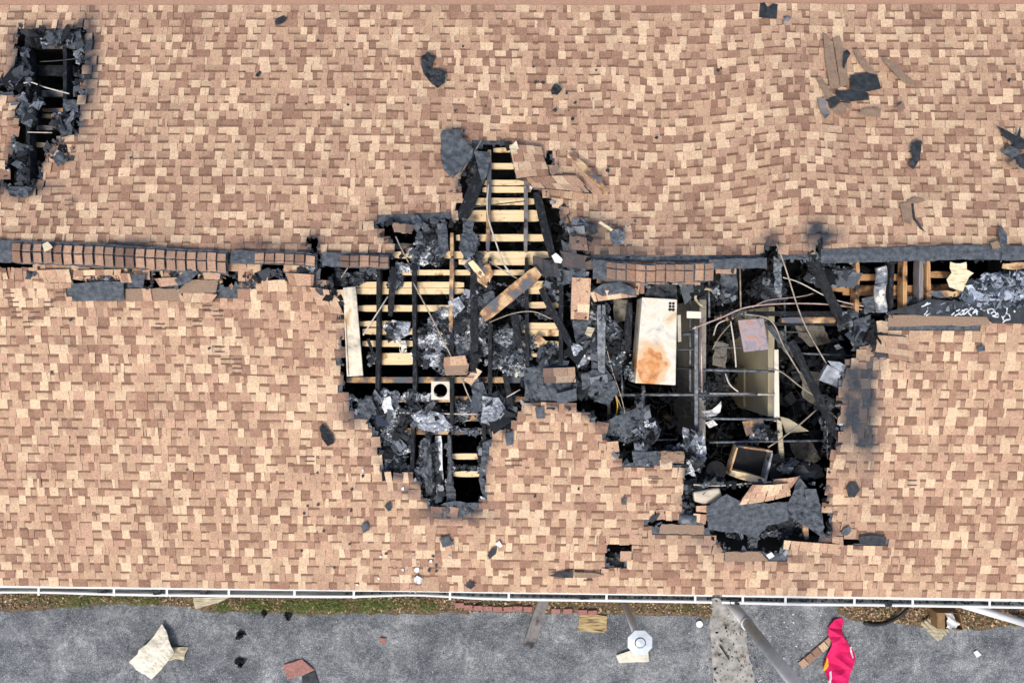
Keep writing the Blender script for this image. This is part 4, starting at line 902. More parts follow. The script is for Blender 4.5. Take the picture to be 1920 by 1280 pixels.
# lifted shingle strips and torn roof covering
patch('shingle_strip', [(140,507),(228,505),(228,516),(141,517)], 1, 'pale shingle strip lifted just under the left ridge caps', 'shingles', h=.05, bend=.02)
patch('shingle_strip', [(233,541),(335,541),(345,563),(233,565)], 1, 'brown strip of headlap lying right of the bare felt rectangle', 'shingles', h=.02, under='grit', drop=.95)
patch('shingle_strip', [(352,526),(408,524),(404,548),(330,550)], 1, 'grey brown shingle wedge lifted beside the bare felt', 'shingles', h=.05, under='grit', drop=.75, bend=.04)
patch('shingle_strip', [(345,545),(408,552),(395,568),(340,566)], 1, 'tan shingle strip hanging below the lifted wedge', 'shingles', h=.05)
patch('shingle_strip', [(535,512),(590,515),(588,536),(545,536)], 1, 'pale shingle strip propped under the broken ridge end', 'shingles', h=.06, bend=.03)
patch('shingle_strip', [(70,507),(130,505),(135,530),(85,530)], 2, 'tan shingle bundle slumped left of the bare felt', 'shingles', h=.04, bend=.03)
patch('shingle_strip', [(222,512),(244,513),(248,530),(228,530)], 1, 'single tan shingle tilted among the ridge gaps', 'shingles', h=.06)
patch('shingle_strip', [(290,522),(335,520),(338,534),(300,538)], 1, 'short tan shingle strip among the ridge gaps', 'shingles', h=.04)
patch('shingle_strip', [(380,507),(415,507),(412,524),(384,524)], 1, 'pair of pale tabs lifted at the end of the left caps', 'shingles', h=.06)
scrap('felt_scrap', [(326,524),(345,508),(366,503),(374,512),(352,530),(334,535)], F_, 'curled grey felt tongue among the ridge gaps', 'felt', h=.06, amp=.05)
scrap('felt_scrap', [(245,515),(272,514),(270,540),(250,538)], F_, 'upright grey felt flap among the ridge gaps', 'felt', h=.03, amp=.03)
patch('shingle_flap', [(580,538),(625,545),(645,590),(600,585)], 3, 'buckled brown shingles drooping at the left rim of the main opening', 'shingles', hs=[.03, .0, -.06, .02], bend=.03, wmin=.12, wmax=.3)
patch('shingle_flap', [(955,272),(1015,276),(1030,330),(968,335)], 4, 'curled up shingles bulging right of the opening peak', 'shingles', hs=[.05, .04, .03, .08], bend=.05, wmin=.1)
patch('shingle_flap', [(985,332),(1080,330),(1110,362),(1000,352)], 2, 'wavy shingle course sagging under the curled bulge', 'shingles', hs=[.03, .03, .03, .05], bend=.03)
scrap('shingle_tab', [(955,276),(968,264),(973,278),(960,288)], 'splinter', 'pale folded tab at the tip of the curled bulge', 'shingle', h=.1, amp=.02)
scrap('shingle_tab', [(1030,322),(1044,305),(1048,320),(1036,330)], 'grit', 'brown folded tab right of the curled bulge', 'shingle', h=.06, amp=.02)
patch('fallen_roof_piece', [(1072,520),(1108,522),(1104,600),(1070,598)], 5, 'vertical strip of tan shingles bridging the two big openings', 'shingles', hs=[.02, .02, -.05, -.05], wmin=.12, wmax=.24)
patch('fallen_roof_piece', [(1105,548),(1190,540),(1195,556),(1112,566)], 1, 'arched strip of tan shingles under the right ridge caps', 'shingles', h=-.02, bend=.08)
scrap('felt_sheet', [(1110,545),(1130,532),(1160,528),(1185,538),(1195,556),(1165,550),(1130,555)], F_, 'grey felt draped over the arched shingle strip', 'felt', h=.03, amp=.05)
patch('fallen_roof_piece', [(1018,690),(1078,688),(1080,716),(1020,718)], 2, 'reddish shingles on the collapsed roof chunk between the openings', 'shingles', h=.03, bend=.04, soot=(.7, .1), wmin=.14, wmax=.28)
scrap('felt_sheet', [(982,690),(1020,685),(1075,690),(1082,730),(1074,750),(1045,752),(985,752)], F_, 'sooty felt of the collapsed roof chunk between the openings', 'felt', h=-.02, amp=.06, freq=9, ragged=.012)
scrap('felt_scrap', [(1042,738),(1080,728),(1082,750),(1046,758)], F_, 'grey slate like felt square on the collapsed roof chunk', 'felt', h=.06)
patch('fallen_roof_piece', [(833,670),(872,666),(878,684),(832,686)], 1, 'shingle piece with three tabs lying on the ash heap', 'shingles', h=-.02, under='grit')
scrap('shingle_scrap', [(832,686),(880,681),(876,703),(836,703)], 'grit', 'brown shingle back hanging below the three tab piece', 'shingle', h=-.03)
patch('fallen_roof_piece', [(893,690),(904,696),(884,722),(868,712)], 2, 'tilted pair of tan tabs below the ash heap', 'shingles', h=-.04)
patch('fallen_roof_piece', [(1410,908),(1478,905),(1482,928),(1384,946)], 3, 'folded flap of terracotta shingles over the lower burnt felt', 'shingles', hs=[.1, .12, .08, .04], bend=.07, wmin=.12, wmax=.22)
patch('fallen_roof_piece', [(1450,898),(1500,892),(1482,915),(1448,912)], 1, 'terracotta shingle strip curling up at the bottom of the big opening', 'shingles', h=.05, bend=.04)
patch('fallen_roof_piece', [(1305,948),(1345,946),(1345,962),(1305,958)], 1, 'short tan shingle strip right of the dark pipe end', 'shingles', h=.0)
patch('fallen_roof_piece', [(1300,962),(1326,964),(1322,982),(1300,976)], 1, 'single reddish tab pair beside the dark pipe end', 'shingles', h=.01)
scrap('felt_sheet', [(1325,950),(1362,925),(1395,945),(1480,940),(1478,975),(1440,985),(1418,1008),(1395,1000),(1345,995),(1325,975)], F_, 'wide slab of smoke grey felt below the terracotta flap', 'felt', h=.02, amp=.03, ragged=.012)
scrap('felt_sheet', [(1478,940),(1500,895),(1512,912),(1532,920),(1540,965),(1548,1012),(1510,985),(1478,968)], F_, 'tall draped grey felt sheet at the lower right of the opening', 'felt', h=.04, amp=.08, freq=8, ragged=.012)
scrap('felt_scrap', [(1326,968),(1350,964),(1352,995),(1328,992)], F_, 'plain grey felt square at the left of the wide slab', 'felt', h=.045)
scrap('felt_scrap', [(1508,916),(1530,916),(1534,936),(1512,938)], F_, 'light grey felt square on the tall draped sheet', 'felt', h=.13)
scrap('felt_scrap', [(1405,990),(1418,990),(1420,1032),(1408,1032)], 'char_ash', 'ash covered rafter stub under the wide slab', 'wood', h=-.05, amp=.03)
patch('shingle_strip', [(1470,1012),(1575,1020),(1572,1038),(1466,1028)], 1, 'tan shingle course curling along the lower rim', 'shingles', h=.03, bend=.01)
patch('shingle_strip', [(1240,982),(1320,984),(1320,1002),(1236,1000)], 1, 'brown headlap strip below the left slit', 'shingles', h=.02, under='grit', drop=.85)
patch('shingle_strip', [(1360,1035),(1425,1034),(1440,1050),(1360,1053)], 1, 'bare brown headlap strip at the lowest rim', 'shingles', h=.02, under='grit', drop=.9)
patch('shingle_strip', [(1668,590),(1852,592),(1856,610),(1664,612)], 1, 'long bare brown headlap strip under the printed felt', 'shingles', h=.02, under='grit', drop=.97)
scrap('paper_scrap', [(1436,1040),(1446,1034),(1452,1042),(1442,1047)], 'paper', 'white chip in the gap of the lowest rim', 'scrap', h=.01)
# sooty shingles drooping along the right rim of the big opening
patch('shingle_flap', [(1584,674),(1638,668),(1622,838),(1573,832)], 9, 'soot blackened shingles sagging along the right rim', 'shingles', hs=[-.06, .03, .03, -.08], soot=(.62, 1.0), wmin=.12, wmax=.26)
patch('shingle_flap', [(1645,628),(1700,632),(1715,680),(1640,668)], 4, 'scorched brown shingles peeling at the upper right rim', 'shingles', h=.04, bend=.03, soot=(.25, .1), wmin=.12, wmax=.3, drop=.15)
patch('shingle_flap', [(735,418),(775,422),(772,438),(738,434)], 1, 'scorched headlap strip at the upper left of the main opening', 'shingles', h=.03, under='grit', drop=.6, soot=(.5, .5))
patch('shingle_flap', [(1000,480),(1045,492),(1050,520),(1000,515)][:4], 1, 'sooty shingle shred beside the white chip', 'shingles', h=-.05, soot=(.8, .8), drop=.4)
patch('shingle_flap', [(1050,470),(1110,482),(1115,505),(1055,500)], 1, 'blackened tabs stacked left of the right ridge caps', 'shingles', h=-.02, soot=(.8, .95))
patch('shingle_flap', [(1068,440),(1100,446),(1102,470),(1066,468)], 2, 'scorched tabs hanging at the right rim of the peak', 'shingles', h=0, soot=(.7, .5))

# ------------------------------------------------------------------ timbers, sheets and wires in the openings
def B(name, a, b, wpx, mat, label, cat='timber', h=-.05, h2=None, t=.04, rough=.006, taper=1.0):
    A = on_roof(a[0], a[1], h); Bq = on_roof(b[0], b[1], h if h2 is None else h2)
    k = (CAM.z-A.z)/FPX
    return beam(name, A, Bq, wpx*k, t, mat, None, rough=rough, taper=taper, label=label, cat=cat)
B('half_burnt_plank', (905,594), (1010,508), 25, 'wood_half', 'half burnt plank lying diagonally across the middle of the opening', h=.0, h2=.06, rough=.005)
B('charred_timber', (738,500), (732,592), 13, 'char', 'short charred stub pointing down from the left ridge end', taper=.8)
B('charred_timber', (890,462), (889,700), 15, 'char', 'long upright charred post in the middle of the main opening', rough=.008)
B('charred_timber', (905,318), (866,412), 24, 'char', 'broad charred board slanting left inside the opening peak', h=-.02)
B('charred_timber', (1006,362), (1036,482), 15, 'char', 'charred rafter slanting right under the peak rim', h=-.02, rough=.008)
B('charred_timber', (1014,540), (1070,648), 13, 'char', 'charred stick slanting from the plank towards the centre strip')
B('charred_timber', (962,585), (975,650), 13, 'char', 'short upright charred stub right of the diagonal plank')
B('charred_timber', (815,752), (772,800), 12, 'char_ash', 'ashy stick slanting below the plate with round hole')
B('charred_timber', (690,635), (703,672), 8, 'char', 'small charred stick right of the long pale sheet', taper=.5)
B('charred_timber', (945,700), (960,760), 10, 'char', 'thin charred stick left of the collapsed roof chunk')
B('charred_timber', (800,820), (806,925), 15, 'char_ash', 'ash crusted stud in the lowest lobe', h=-.12, t=.1)
B('charred_timber', (822,815), (826,930), 14, 'galv', 'pale grey stud beside the ash crusted stud', h=-.3, t=.12)
B('charred_timber', (1180,568), (1176,660), 12, 'char', 'upright charred post left of the rusted cabinet', h=-.1, rough=.008)
B('charred_timber', (1518,472), (1580,606), 17, 'char', 'charred rafter slanting down from the broken ridge on the right', h=.03, h2=-.05, rough=.009)
B('charred_timber', (1483,640), (1572,822), 14, 'char', 'longest charred beam slanting across the right opening', h=-.3, h2=-.05, rough=.008)
B('charred_timber', (1438,602), (1486,668), 13, 'char_ash', 'ashy beam end above the longest slanting beam', h=-.35, h2=-.3)
B('charred_timber', (1530,412), (1540,480), 11, 'char', 'burnt stub poking up through the right ridge', h=.03, taper=.6)
B('charred_timber', (1505,960), (1512,1010), 9, 'wood_half', 'narrow half burnt stick in the lower black gap', h=-.1)
B('pale_stick', (882,490), (905,518), 13, 'wood', 'short pale broken batten beside the upright charred post', h=-.03)
B('pale_stick', (1005,630), (1018,642), 14, 'wood_half', 'stub of pale board beside the right joist', h=-.1)
B('grey_board', (1215,480), (1290,478), 1.5, 'wood_grey', 'thin grey lath on the right ridge caps', h=.08, t=.01)
# sheets
def slab(name, pts, h, t, mat, label, cat, z=None, bev=.006, subs=()):
    T = [at_z(p[0], p[1], z+(p[2] if len(p) > 2 else 0)) if z is not None else on_roof(p[0], p[1], p[2] if len(p) > 2 else h) for p in pts]
    c = sum(T, Vector())/len(T); c.z -= t; root = empty(name, c, label, cat)
    n = len(T); V = T+[p-Vector((0, 0, t)) for p in T]
    o = obj('body', V, [tuple(range(n))[::-1], tuple(range(n, 2*n))]+[(i, (i+1) % n, n+(i+1) % n, n+i) for i in range(n)], mat, root, loc=c)
    bm = bmesh.new(); bm.from_mesh(o.data); bmesh.ops.recalc_face_normals(bm, faces=bm.faces); bm.to_mesh(o.data); bm.free()
    if bev: m = o.modifiers.new('b', 'BEVEL'); m.width = bev; m.segments = 2
    return root, T
r_, T = slab('metal_sheet', [(643,539),(667,537),(681,704),(650,706)], -.02, .03, 'metal_pale', 'long scorched pale metal sheet along the left rim of the opening', 'metal sheet')
beam('folded_lip', on_roof(647, 600, .0), on_roof(653, 704, .0), .012, .02, 'metal_pale', r_)
r_, T = slab('air_handler', [(1204,557),(1270,561),(1267,722),(1191,718)], .02, .45, 'cabinet', 'big rust stained white metal cabinet in the right opening', 'cabinet', bev=.012)
def lerp4(u, v): return T[0].lerp(T[1], u).lerp(T[3].lerp(T[2], u), v)
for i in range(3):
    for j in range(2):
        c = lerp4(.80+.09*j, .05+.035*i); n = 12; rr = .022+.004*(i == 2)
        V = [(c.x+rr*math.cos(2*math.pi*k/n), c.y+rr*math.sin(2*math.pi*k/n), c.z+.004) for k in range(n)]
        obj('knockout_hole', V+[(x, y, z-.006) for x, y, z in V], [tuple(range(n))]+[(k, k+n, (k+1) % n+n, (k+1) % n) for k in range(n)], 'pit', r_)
beam('side_flange', on_roof(1273, 590, -.1), on_roof(1274, 640, -.2), .05, .02, 'metal_pale', r_)
scrap('burnt_hood', [(1208,556),(1214,540),(1238,530),(1268,532),(1270,560)], FD, 'black torn hood above the rusted cabinet', 'metal', h=-.06, amp=.06, freq=8)
r_, T = slab('vent_plate', [(808,714),(843,715),(844,750),(808,749)], -.02, .02, 'cream', 'square cream plate with a round hole on the left joists', 'plate', bev=.003)
c = (T[0]+T[1]+T[2]+T[3])/4; n = 24
# real opening: rebuild the plate as a ring
for ch in list(r_.children): bpy.data.objects.remove(ch)
ring = []; sq = []
for k in range(n):
    a = 2*math.pi*k/n; dx, dy = math.cos(a), math.sin(a); ring.append((c.x+.105*dx, c.y+.105*dy, c.z)); s_ = .14/max(abs(dx), abs(dy)); sq.append((c.x+s_*dx, c.y+s_*dy, c.z))
V = ring+sq+[(x, y, z-.03) for x, y, z in ring]+[(x, y, z-.02) for x, y, z in sq]
Fq = []
for k in range(n):
    j = (k+1) % n; Fq += [(k, j, n+j, n+k), (k, 2*n+k, 2*n+j, j), (n+k, n+j, 3*n+j, 3*n+k), (2*n+k, 3*n+k, 3*n+j, 2*n+j)]
obj('plate', V, Fq, 'cream', r_, loc=c)
scrap('white_chip', [(1034,480),(1042,474),(1055,486),(1052,494),(1040,492)], 'paper', 'bright white torn chip at the top of the diagonal plank', 'scrap', h=.03, amp=.03)
scrap('pale_bracket', [(958,692),(970,688),(976,698),(968,708),(960,702)], 'cream', 'pale angular plate left of the collapsed roof chunk', 'plate', h=-.2)
slab('junction_box', [(1288,583),(1315,584),(1315,597),(1288,596)], -.2, .06, 'cream', 'small cream junction box right of the cabinet', 'box')
slab('lath_block', [(1136,612),(1142,608),(1160,630),(1153,636)], -.25, .05, 'wood_half', 'slotted tan wood block left of the cabinet', 'wood block')
slab('grey_block', [(1102,612),(1116,615),(1108,632),(1096,626)], -.02, .03, 'tan_metal', 'small dusty grey plate on the burnt strip between the openings', 'plate')
slab('rusty_duct', [(1384,600),(1432,596),(1442,655),(1395,660)], -.32, .05, 'rust', 'orange and purple heat tinted duct sheet above the tan wall', 'duct')
slab('fallen_crate', [(1552,683,-.02),(1592,706,-.02),(1578,728,-.12),(1536,712,-.12)], -.05, .10, 'galv', 'silver metal box tilted under the right rim', 'box')
slab('metal_cover', [(1552,676),(1575,678),(1598,692),(1588,704),(1562,690)], -.04, .02, 'galv', 'bright bent metal cover behind the tilted box', 'metal sheet')
slab('grey_duct', [(1300,922),(1350,914),(1358,942),(1320,946),(1302,940)], -.03, .10, 'metal_pale', 'pale half round duct piece at the bottom of the right opening', 'duct', bev=.03)
tube('dark_pipe_end', [on_roof(1272,970,-.02), on_roof(1304,974,.0)], .085, 'steel', None, 16, 'short dark pipe end left of the terracotta tabs', 'pipe')
# the open wooden box
bx = empty('wooden_box', on_roof(1408, 870, -.5), 'open burnt wooden box lying in the right opening', 'box')
q = [on_roof(1382, 836, -.22), on_roof(1447, 846, -.22), on_roof(1434, 903, -.22), on_roof(1368, 885, -.22)]
for i, (m, w) in enumerate((('wood_half', .05), ('galv', .05), ('wood', .16), ('wood_half', .06))):
    a, b = q[i], q[(i+1) % 4]; beam('box_side', a-Vector((0, 0, .08)), b-Vector((0, 0, .08)), .03 if i != 2 else .11, .2, m, bx, rough=.006)
obj('box_bottom', [p-Vector((0, 0, .20)) for p in q]+[p-Vector((0, 0, .23)) for p in q], [(3, 2, 1, 0), (4, 5, 6, 7), (0, 1, 5, 4), (1, 2, 6, 5), (2, 3, 7, 6), (3, 0, 4, 7)], 'soot', bx)
slab('broken_panel', [(1392,790),(1430,785),(1436,800),(1400,818)], -.45, .03, 'wood_half', 'burnt plywood piece beside the wooden box', 'plywood')
slab('leaning_board', [(1457,785),(1466,790),(1472,872),(1462,874)], -.35, .03, 'tan_metal', 'narrow tan board standing right of the wooden box', 'board')
slab('white_board', [(1452,655),(1460,655),(1462,790),(1452,790)], -.42, .06, 'cream', 'upright white peeling board right of the tan wall', 'board')
slab('fallen_drywall', [(1462,780),(1480,785),(1518,808),(1474,812)], -1.0, .02, 'plaster', 'triangular tan wallboard piece right of the wooden box', 'wallboard')
for i, (pts, lab) in enumerate([([(1335,768),(1352,752),(1351,772),(1340,780)], 'folded white paper below the conduit'), ([(1315,770),(1336,768),(1345,778),(1326,782)], 'flat white paper under the folded paper'), ([(1322,792),(1336,786),(1346,796),(1330,802)], 'white paper scrap left of the wooden box'), ([(1563,648),(1572,645),(1580,652),(1570,656)], 'grey white scrap in the dark right bay'), ([(1406,590),(1414,584),(1414,596)], 'small white chip above the heat tinted duct')]):
    scrap('paper_scrap', pts, 'paper', lab, 'paper', h=-.5-.02*i, amp=.04)
# half buried round tub
tb = on_roof(1207, 806, -.25); V = []; Fq = []; n = 20; prof = [(.20, -.12), (.235, .03), (.25, .05), (.22, .03), (.12, .06), (0.01, .07)]
for (r, z) in prof:
    for k in range(n): V.append((tb.x+r*math.cos(2*math.pi*k/n)*R(.97, 1.03), tb.y+r*math.sin(2*math.pi*k/n)*R(.97, 1.03), tb.z+z))
for i in range(len(prof)-1):
    for k in range(n): Fq.append((i*n+k, i*n+(k+1) % n, (i+1)*n+(k+1) % n, (i+1)*n+k))
tag(obj('round_tub', V, Fq, 'char_ash', loc=tb), 'round charred tub buried in debris left of the sooted wall', 'tub')
dc = on_roof(1342, 882, -.9); n = 20
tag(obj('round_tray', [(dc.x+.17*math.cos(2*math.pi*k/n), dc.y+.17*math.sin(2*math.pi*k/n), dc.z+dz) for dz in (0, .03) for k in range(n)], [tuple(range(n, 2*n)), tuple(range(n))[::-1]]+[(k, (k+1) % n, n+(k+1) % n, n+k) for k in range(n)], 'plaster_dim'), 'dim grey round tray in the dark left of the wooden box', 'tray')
# scorched flue pipe at the right end
fl_ = empty('flue_pipe', on_roof(1650, 545, -.2), 'flaking grey and white flue pipe crossing the right ridge gap', 'pipe')
pts = [on_roof(1651+2*math.sin(i), 500+i*10.5, -.02) for i in range(9)]
tube('pipe', pts, .078, 'flaky', fl_, 14)
tube('pipe_band', [on_roof(1651, 529, -.015), on_roof(1652, 534, -.015)], .086, 'steel', fl_, 14)
scrap('splintered_panel', [(1781,491),(1800,494),(1812,491),(1813,506),(1826,512),(1816,520),(1810,532),(1805,546),(1792,543),(1780,538),(1774,524),(1783,512),(1780,500)], 'splinter', 'bright splintered wood panel standing in the right ridge gap', 'wood panel', h=-.02, amp=.03, ragged=.05)
scrap('splintered_panel', [(1880,494),(1925,492),(1925,502),(1900,506),(1878,503)], 'wood_half', 'splintered tan board above the shredded insulation', 'wood panel', h=-.02, ragged=.012)
sheet('wood_shred', [(1735,550),(1745,545),(1806,546),(1800,555),(1760,560)], -.04, 'wood_half', 'torn tan board end at the foot of the splintered panel', 'wood', amp=.03, ragged=.015)
# printed felt with white lettering strokes
pf_ = sheet('printed_felt', [(1660,586),(1722,568),(1740,560),(1800,566),(1990,560),(1990,608),(1860,606),(1850,594),(1735,592)], .03, FD, 'dark roofing felt with white printed swirls at the right edge', 'felt', amp=.006, thick=.004)
def stroke(pts, w=2.2):
    P = [on_roof(x, y, .055) for x, y in pts]; Q = []
    for i in range(len(P)-1):
        p0, p1, p2, p3 = P[max(i-1, 0)], P[i], P[i+1], P[min(i+2, len(P)-1)]
        for k in range(6):
            t = k/6; Q.append(.5*((2*p1)+(p2-p0)*t+(2*p0-5*p1+4*p2-p3)*t*t+(3*p1-p0-3*p2+p3)*t**3))
    Q.append(P[-1]); V = []; hw = w*.0088/2
    for i, p in enumerate(Q):
        d = (Q[min(i+1, len(Q)-1)]-Q[max(i-1, 0)]).normalized(); s_ = Vector((-d.y, d.x, 0))*hw
        V += [p+s_, p-s_]
    V2 = V+[v-Vector((0, 0, .001)) for v in V]; m = len(V)
    Fq = [(2*i, 2*i+1, 2*i+3, 2*i+2) for i in range(len(Q)-1)]+[(m+2*i+2, m+2*i+3, m+2*i+1, m+2*i) for i in range(len(Q)-1)]
    obj('printed_stroke', V2, Fq, 'print', pf_)
MT['print'] = simple('white_print', [(.38, (.12, .14, .15)), (.5, (.60, .66, .70)), (.7, (.70, .76, .80))], 12, .8, 4, bmp=0)
for st_ in [[(1784,591),(1792,584),(1800,580)], [(1790,592),(1798,588),(1806,582),(1814,579)], [(1796,585),(1802,590),(1808,584),(1803,581)], [(1806,590),(1812,586),(1816,580)], [(1822,592),(1816,586),(1820,579),(1826,579)], [(1824,588),(1830,580),(1832,590)], [(1826,586),(1834,583)], [(1838,578),(1846,582),(1852,578)],
            [(1854,588),(1852,581),(1860,579),(1866,583)], [(1858,588),(1864,584),(1868,590),(1860,592)], [(1862,593),(1872,594),(1870,586)], [(1880,605),(1886,600),(1894,598),(1892,590),(1886,588)], [(1888,577),(1888,584),(1884,592),(1880,596)], [(1878,592),(1882,600)], [(1733,590),(1738,584),(1740,576)], [(1736,592),(1744,587)], [(1901,582),(1903,584),(1901,585)], [(1728,575),(1745,568)], [(1735,571),(1740,567)]]:
    stroke(st_)
# steel: conduit grid, hangers and studs left of and around the inner walls
def C(name, pts, rpx, mat, label, cat='conduit', h=-.4, sides=6, sm=5):
    P = [on_roof(p[0], p[1], p[2] if len(p) > 2 else h) for p in pts]; return tube(name, P, rpx*.0072, mat, None, sides, label, cat, smooth=sm)
C('conduit', [(1150,740),(1420,739)], 3.2, 'steel', 'long level grey conduit below the rusted cabinet', sides=8)
C('conduit', [(1318,693),(1452,696)], 3.0, 'steel', 'level dark pipe crossing the middle of the tan wall', sides=8)
C('conduit', [(1330,738),(1452,739)], 2.8, 'wire_white', 'pale level pipe crossing the foot of the tan wall', sides=8)
C('conduit', [(1310,784),(1462,786)], 2.8, 'steel', 'level pipe just below the tan wall', sides=8)
C('conduit', [(1150,826),(1270,824)], 2.2, 'steel', 'thin level pipe behind the round tub')
C('conduit', [(1330,829),(1560,825)], 2.6, 'steel', 'low level pipe above the wooden box', sides=8)
C('conduit', [(1345,652),(1400,651)], 2.0, 'steel', 'short level rod left of the heat tinted duct')
C('conduit', [(1500,662),(1625,668)], 2.4, 'steel', 'level rod in the dark right bay')
C('conduit', [(1512,622),(1470,622)], 2.0, 'wire_dark', 'short dark rod under the burnt board in the right bay')
C('steel_stud', [(1306,610),(1306,830)], 5.0, 'steel', 'upright steel stud on the sooted inner wall', 'stud', h=-.35, sides=4)
C('copper_pipe', [(1314,605),(1316,735)], 2.2, 'copper', 'upright copper pipe beside the steel stud', 'pipe', sides=8)
C('steel_stud', [(1294,560),(1294,735)], 2.6, 'steel', 'thin upright rod right of the cabinet', 'stud', h=-.45)
C('steel_stud', [(1142,735),(1142,800)], 4.0, 'tan_metal', 'upright tan post under the tangled wires', 'stud', h=-.6, sides=4)
C('steel_stud', [(1206,722),(1206,765)], 4.5, 'steel', 'short upright duct leg below the cabinet', 'stud', h=-.5, sides=8)
C('steel_rod', [(1471,560),(1473,640)], 2.2, 'steel', 'upright rod near the broken ridge', 'rod')
C('steel_rod', [(1329,510),(1330,595)], 2.4, 'steel', 'upright rod right of the burnt hood', 'rod')
C('steel_rod', [(1387,490),(1389,580)], 2.0, 'wire', 'upright thin pipe under the right ridge felt', 'rod')
C('steel_rod', [(1360,505),(1366,540)], 1.8, 'wire', 'short slanting rod under the right ridge felt', 'rod')
C('steel_stud', [(1165,700),(1168,745)], 2.5, 'steel', 'short upright frame left of the cabinet foot', 'stud')
C('steel_stud', [(1280,626),(1310,625)], 3.8, 'char_ash', 'stubby level pipe right of the cabinet', 'pipe', sides=8)
C('charred_plate_edge', [(1270,655),(1305,655)], 1.6, 'steel', 'thin level rod right of the cabinet', 'rod')
C('charred_plate_edge', [(1268,690),(1310,690)], 3.2, 'char', 'charred level batten right of the cabinet', 'batten')
C('copper_tube', [(1298,616),(1350,596),(1400,576),(1470,569),(1560,571),(1640,585)], 1.8, 'copper', 'long copper tube arching across the right opening', 'pipe', h=-.15)
C('copper_tube', [(1410,576),(1440,563),(1500,556),(1525,550)], 1.0, 'copper', 'thin copper tube branching upward from the long one', 'pipe', h=-.15)
C('cable', [(1455,455,.02),(1472,500,0),(1505,600,-.1),(1551,684,-.1)], 1.6, 'wire', 'long tan cable dropping from the ridge to the silver box', 'cable')
C('cable', [(1396,589),(1445,600),(1470,650),(1500,700)], 1.8, 'wire', 'bent tan cable right of the heat tinted duct', 'cable', h=-.2)
C('cable', [(1440,690),(1465,697),(1500,724),(1530,745),(1575,790)], 1.6, 'wire', 'tan cable curving under the longest beam', 'cable', h=-.25)
C('cable', [(1530,768),(1500,795),(1462,824),(1440,838)], 1.8, 'wire', 'tan rod slanting down to the wooden box', 'cable', h=-.2, sm=2)
C('cable', [(1551,800),(1552,860)], 1.4, 'wire', 'upright tan rod at the right rim', 'rod', h=-.2)
C('cable', [(1280,906,-.02),(1340,910,-.06),(1400,906,-.05),(1450,903,.02)], 1.7, 'wire_white', 'pale cable stretched across the bottom of the right opening', 'cable')
C('cable', [(1370,602),(1377,650),(1380,688)], 1.7, 'wire_white', 'pale hanging cable left of the heat tinted duct', 'cable', h=-.3)
C('cable', [(1372,605),(1350,630),(1336,655)], 1.2, 'wire', 'pale wire slanting from the hanging cable', 'wire', h=-.3)
C('cable', [(1360,600),(1345,608),(1338,628)], 1.5, 'wire_white', 'short pale strap under the copper tube', 'wire', h=-.25)
C('cable', [(1360,700),(1368,720),(1384,734)], 1.8, 'wire_white', 'curved pale strap on the tan wall', 'strap', h=-.4)
C('cable', [(1468,520),(1500,530),(1560,560),(1625,575)], 1.3, 'wire_white', 'pale cable running below the broken ridge', 'cable', h=-.1)
C('hose', [(1318,575),(1304,560),(1310,545),(1330,542),(1360,556)], 3.2, 'tan_metal', 'looped tan hose right of the burnt hood', 'hose', h=-.3, sides=8)
C('cable', [(742,443,.02),(752,465,0),(766,492,-.05)], 1.5, 'wire', 'tan wire at the upper left corner of the main opening', 'wire', h=-.03)
C('cable', [(681,628),(727,556)], 1.6, 'wire_white', 'pale straight wire crossing beside the long pale sheet', 'wire', h=-.02)
C('cable', [(775,530),(812,600),(846,668)], 1.7, 'wire', 'tan wire slanting down to the three tab piece', 'wire', h=-.02)
C('cable', [(864,705),(880,745),(896,768)], 1.7, 'wire', 'tan wire slanting out below the three tab piece', 'wire', h=-.02)
C('cable', [(916,345),(914,400),(930,455),(945,495),(960,515)], 1.8, 'wire_white', 'white cable snaking down beside the peak rafter', 'cable', h=-.03)
C('cable', [(888,388),(940,382),(985,377)], 1.3, 'wire_dark', 'dark twig like wire across the peak boards', 'wire', h=-.05)
C('cable', [(918,490),(945,508),(970,522)], 1.3, 'wire', 'short tan wire above the diagonal plank', 'wire', h=-.03)
C('cable', [(918,604),(960,588),(1000,584),(1034,598)], 1.3, 'wire', 'arched brown wire right of the plank end', 'wire', h=-.03)
C('cable', [(745,773),(830,775),(898,776)], 1.6, 'wire_white', 'level pale wire above the lowest lobe', 'wire', h=-.08)
C('cable', [(975,730),(950,744)], 1.4, 'wire_white', 'short pale wire left of the collapsed roof chunk', 'wire', h=-.02)
C('cable', [(1105,560),(1125,600),(1138,655),(1150,700),(1165,745),(1172,775)], 1.1, 'wire', 'long thin tan wire left of the cabinet', 'wire', h=-.1)
C('cable', [(1150,725),(1158,760),(1152,790)], 1.6, 'yellow', 'yellow cable in the tangle left of the cabinet foot', 'cable', h=-.3)
C('cable', [(1146,720),(1165,765),(1168,785)], 1.4, 'wire', 'tan cable crossing the yellow one', 'cable', h=-.28)
C('cable', [(45,156),(60,155),(85,164),(130,176)], 1.6, 'wire_white', 'pale cable across the left upright opening', 'cable', h=.0)
C('cable', [(52,248),(98,249)], 1.3, 'wire_white', 'short pale wire low in the left upright opening', 'wire', h=.0)
C('cable', [(75,116),(110,114),(145,110)], .9, 'wire_dark', 'thin dark wire high in the left upright opening', 'wire', h=-.05)
C('cable', [(640,520),(648,508),(655,498)], 1.3, 'wire', 'short wire under the broken ridge end', 'wire', h=-.02)
C('cable', [(1870,465),(1880,475),(1876,492)], 1.2, 'steel', 'short bent wire on the right ridge vent', 'wire', h=.08)
C('cable', [(905,260,.03),(880,300,.03),(858,335,0)], 1.4, 'wire', 'thin stick across the folded felt sheet', 'stick', h=.04)
TV, TF = [], []
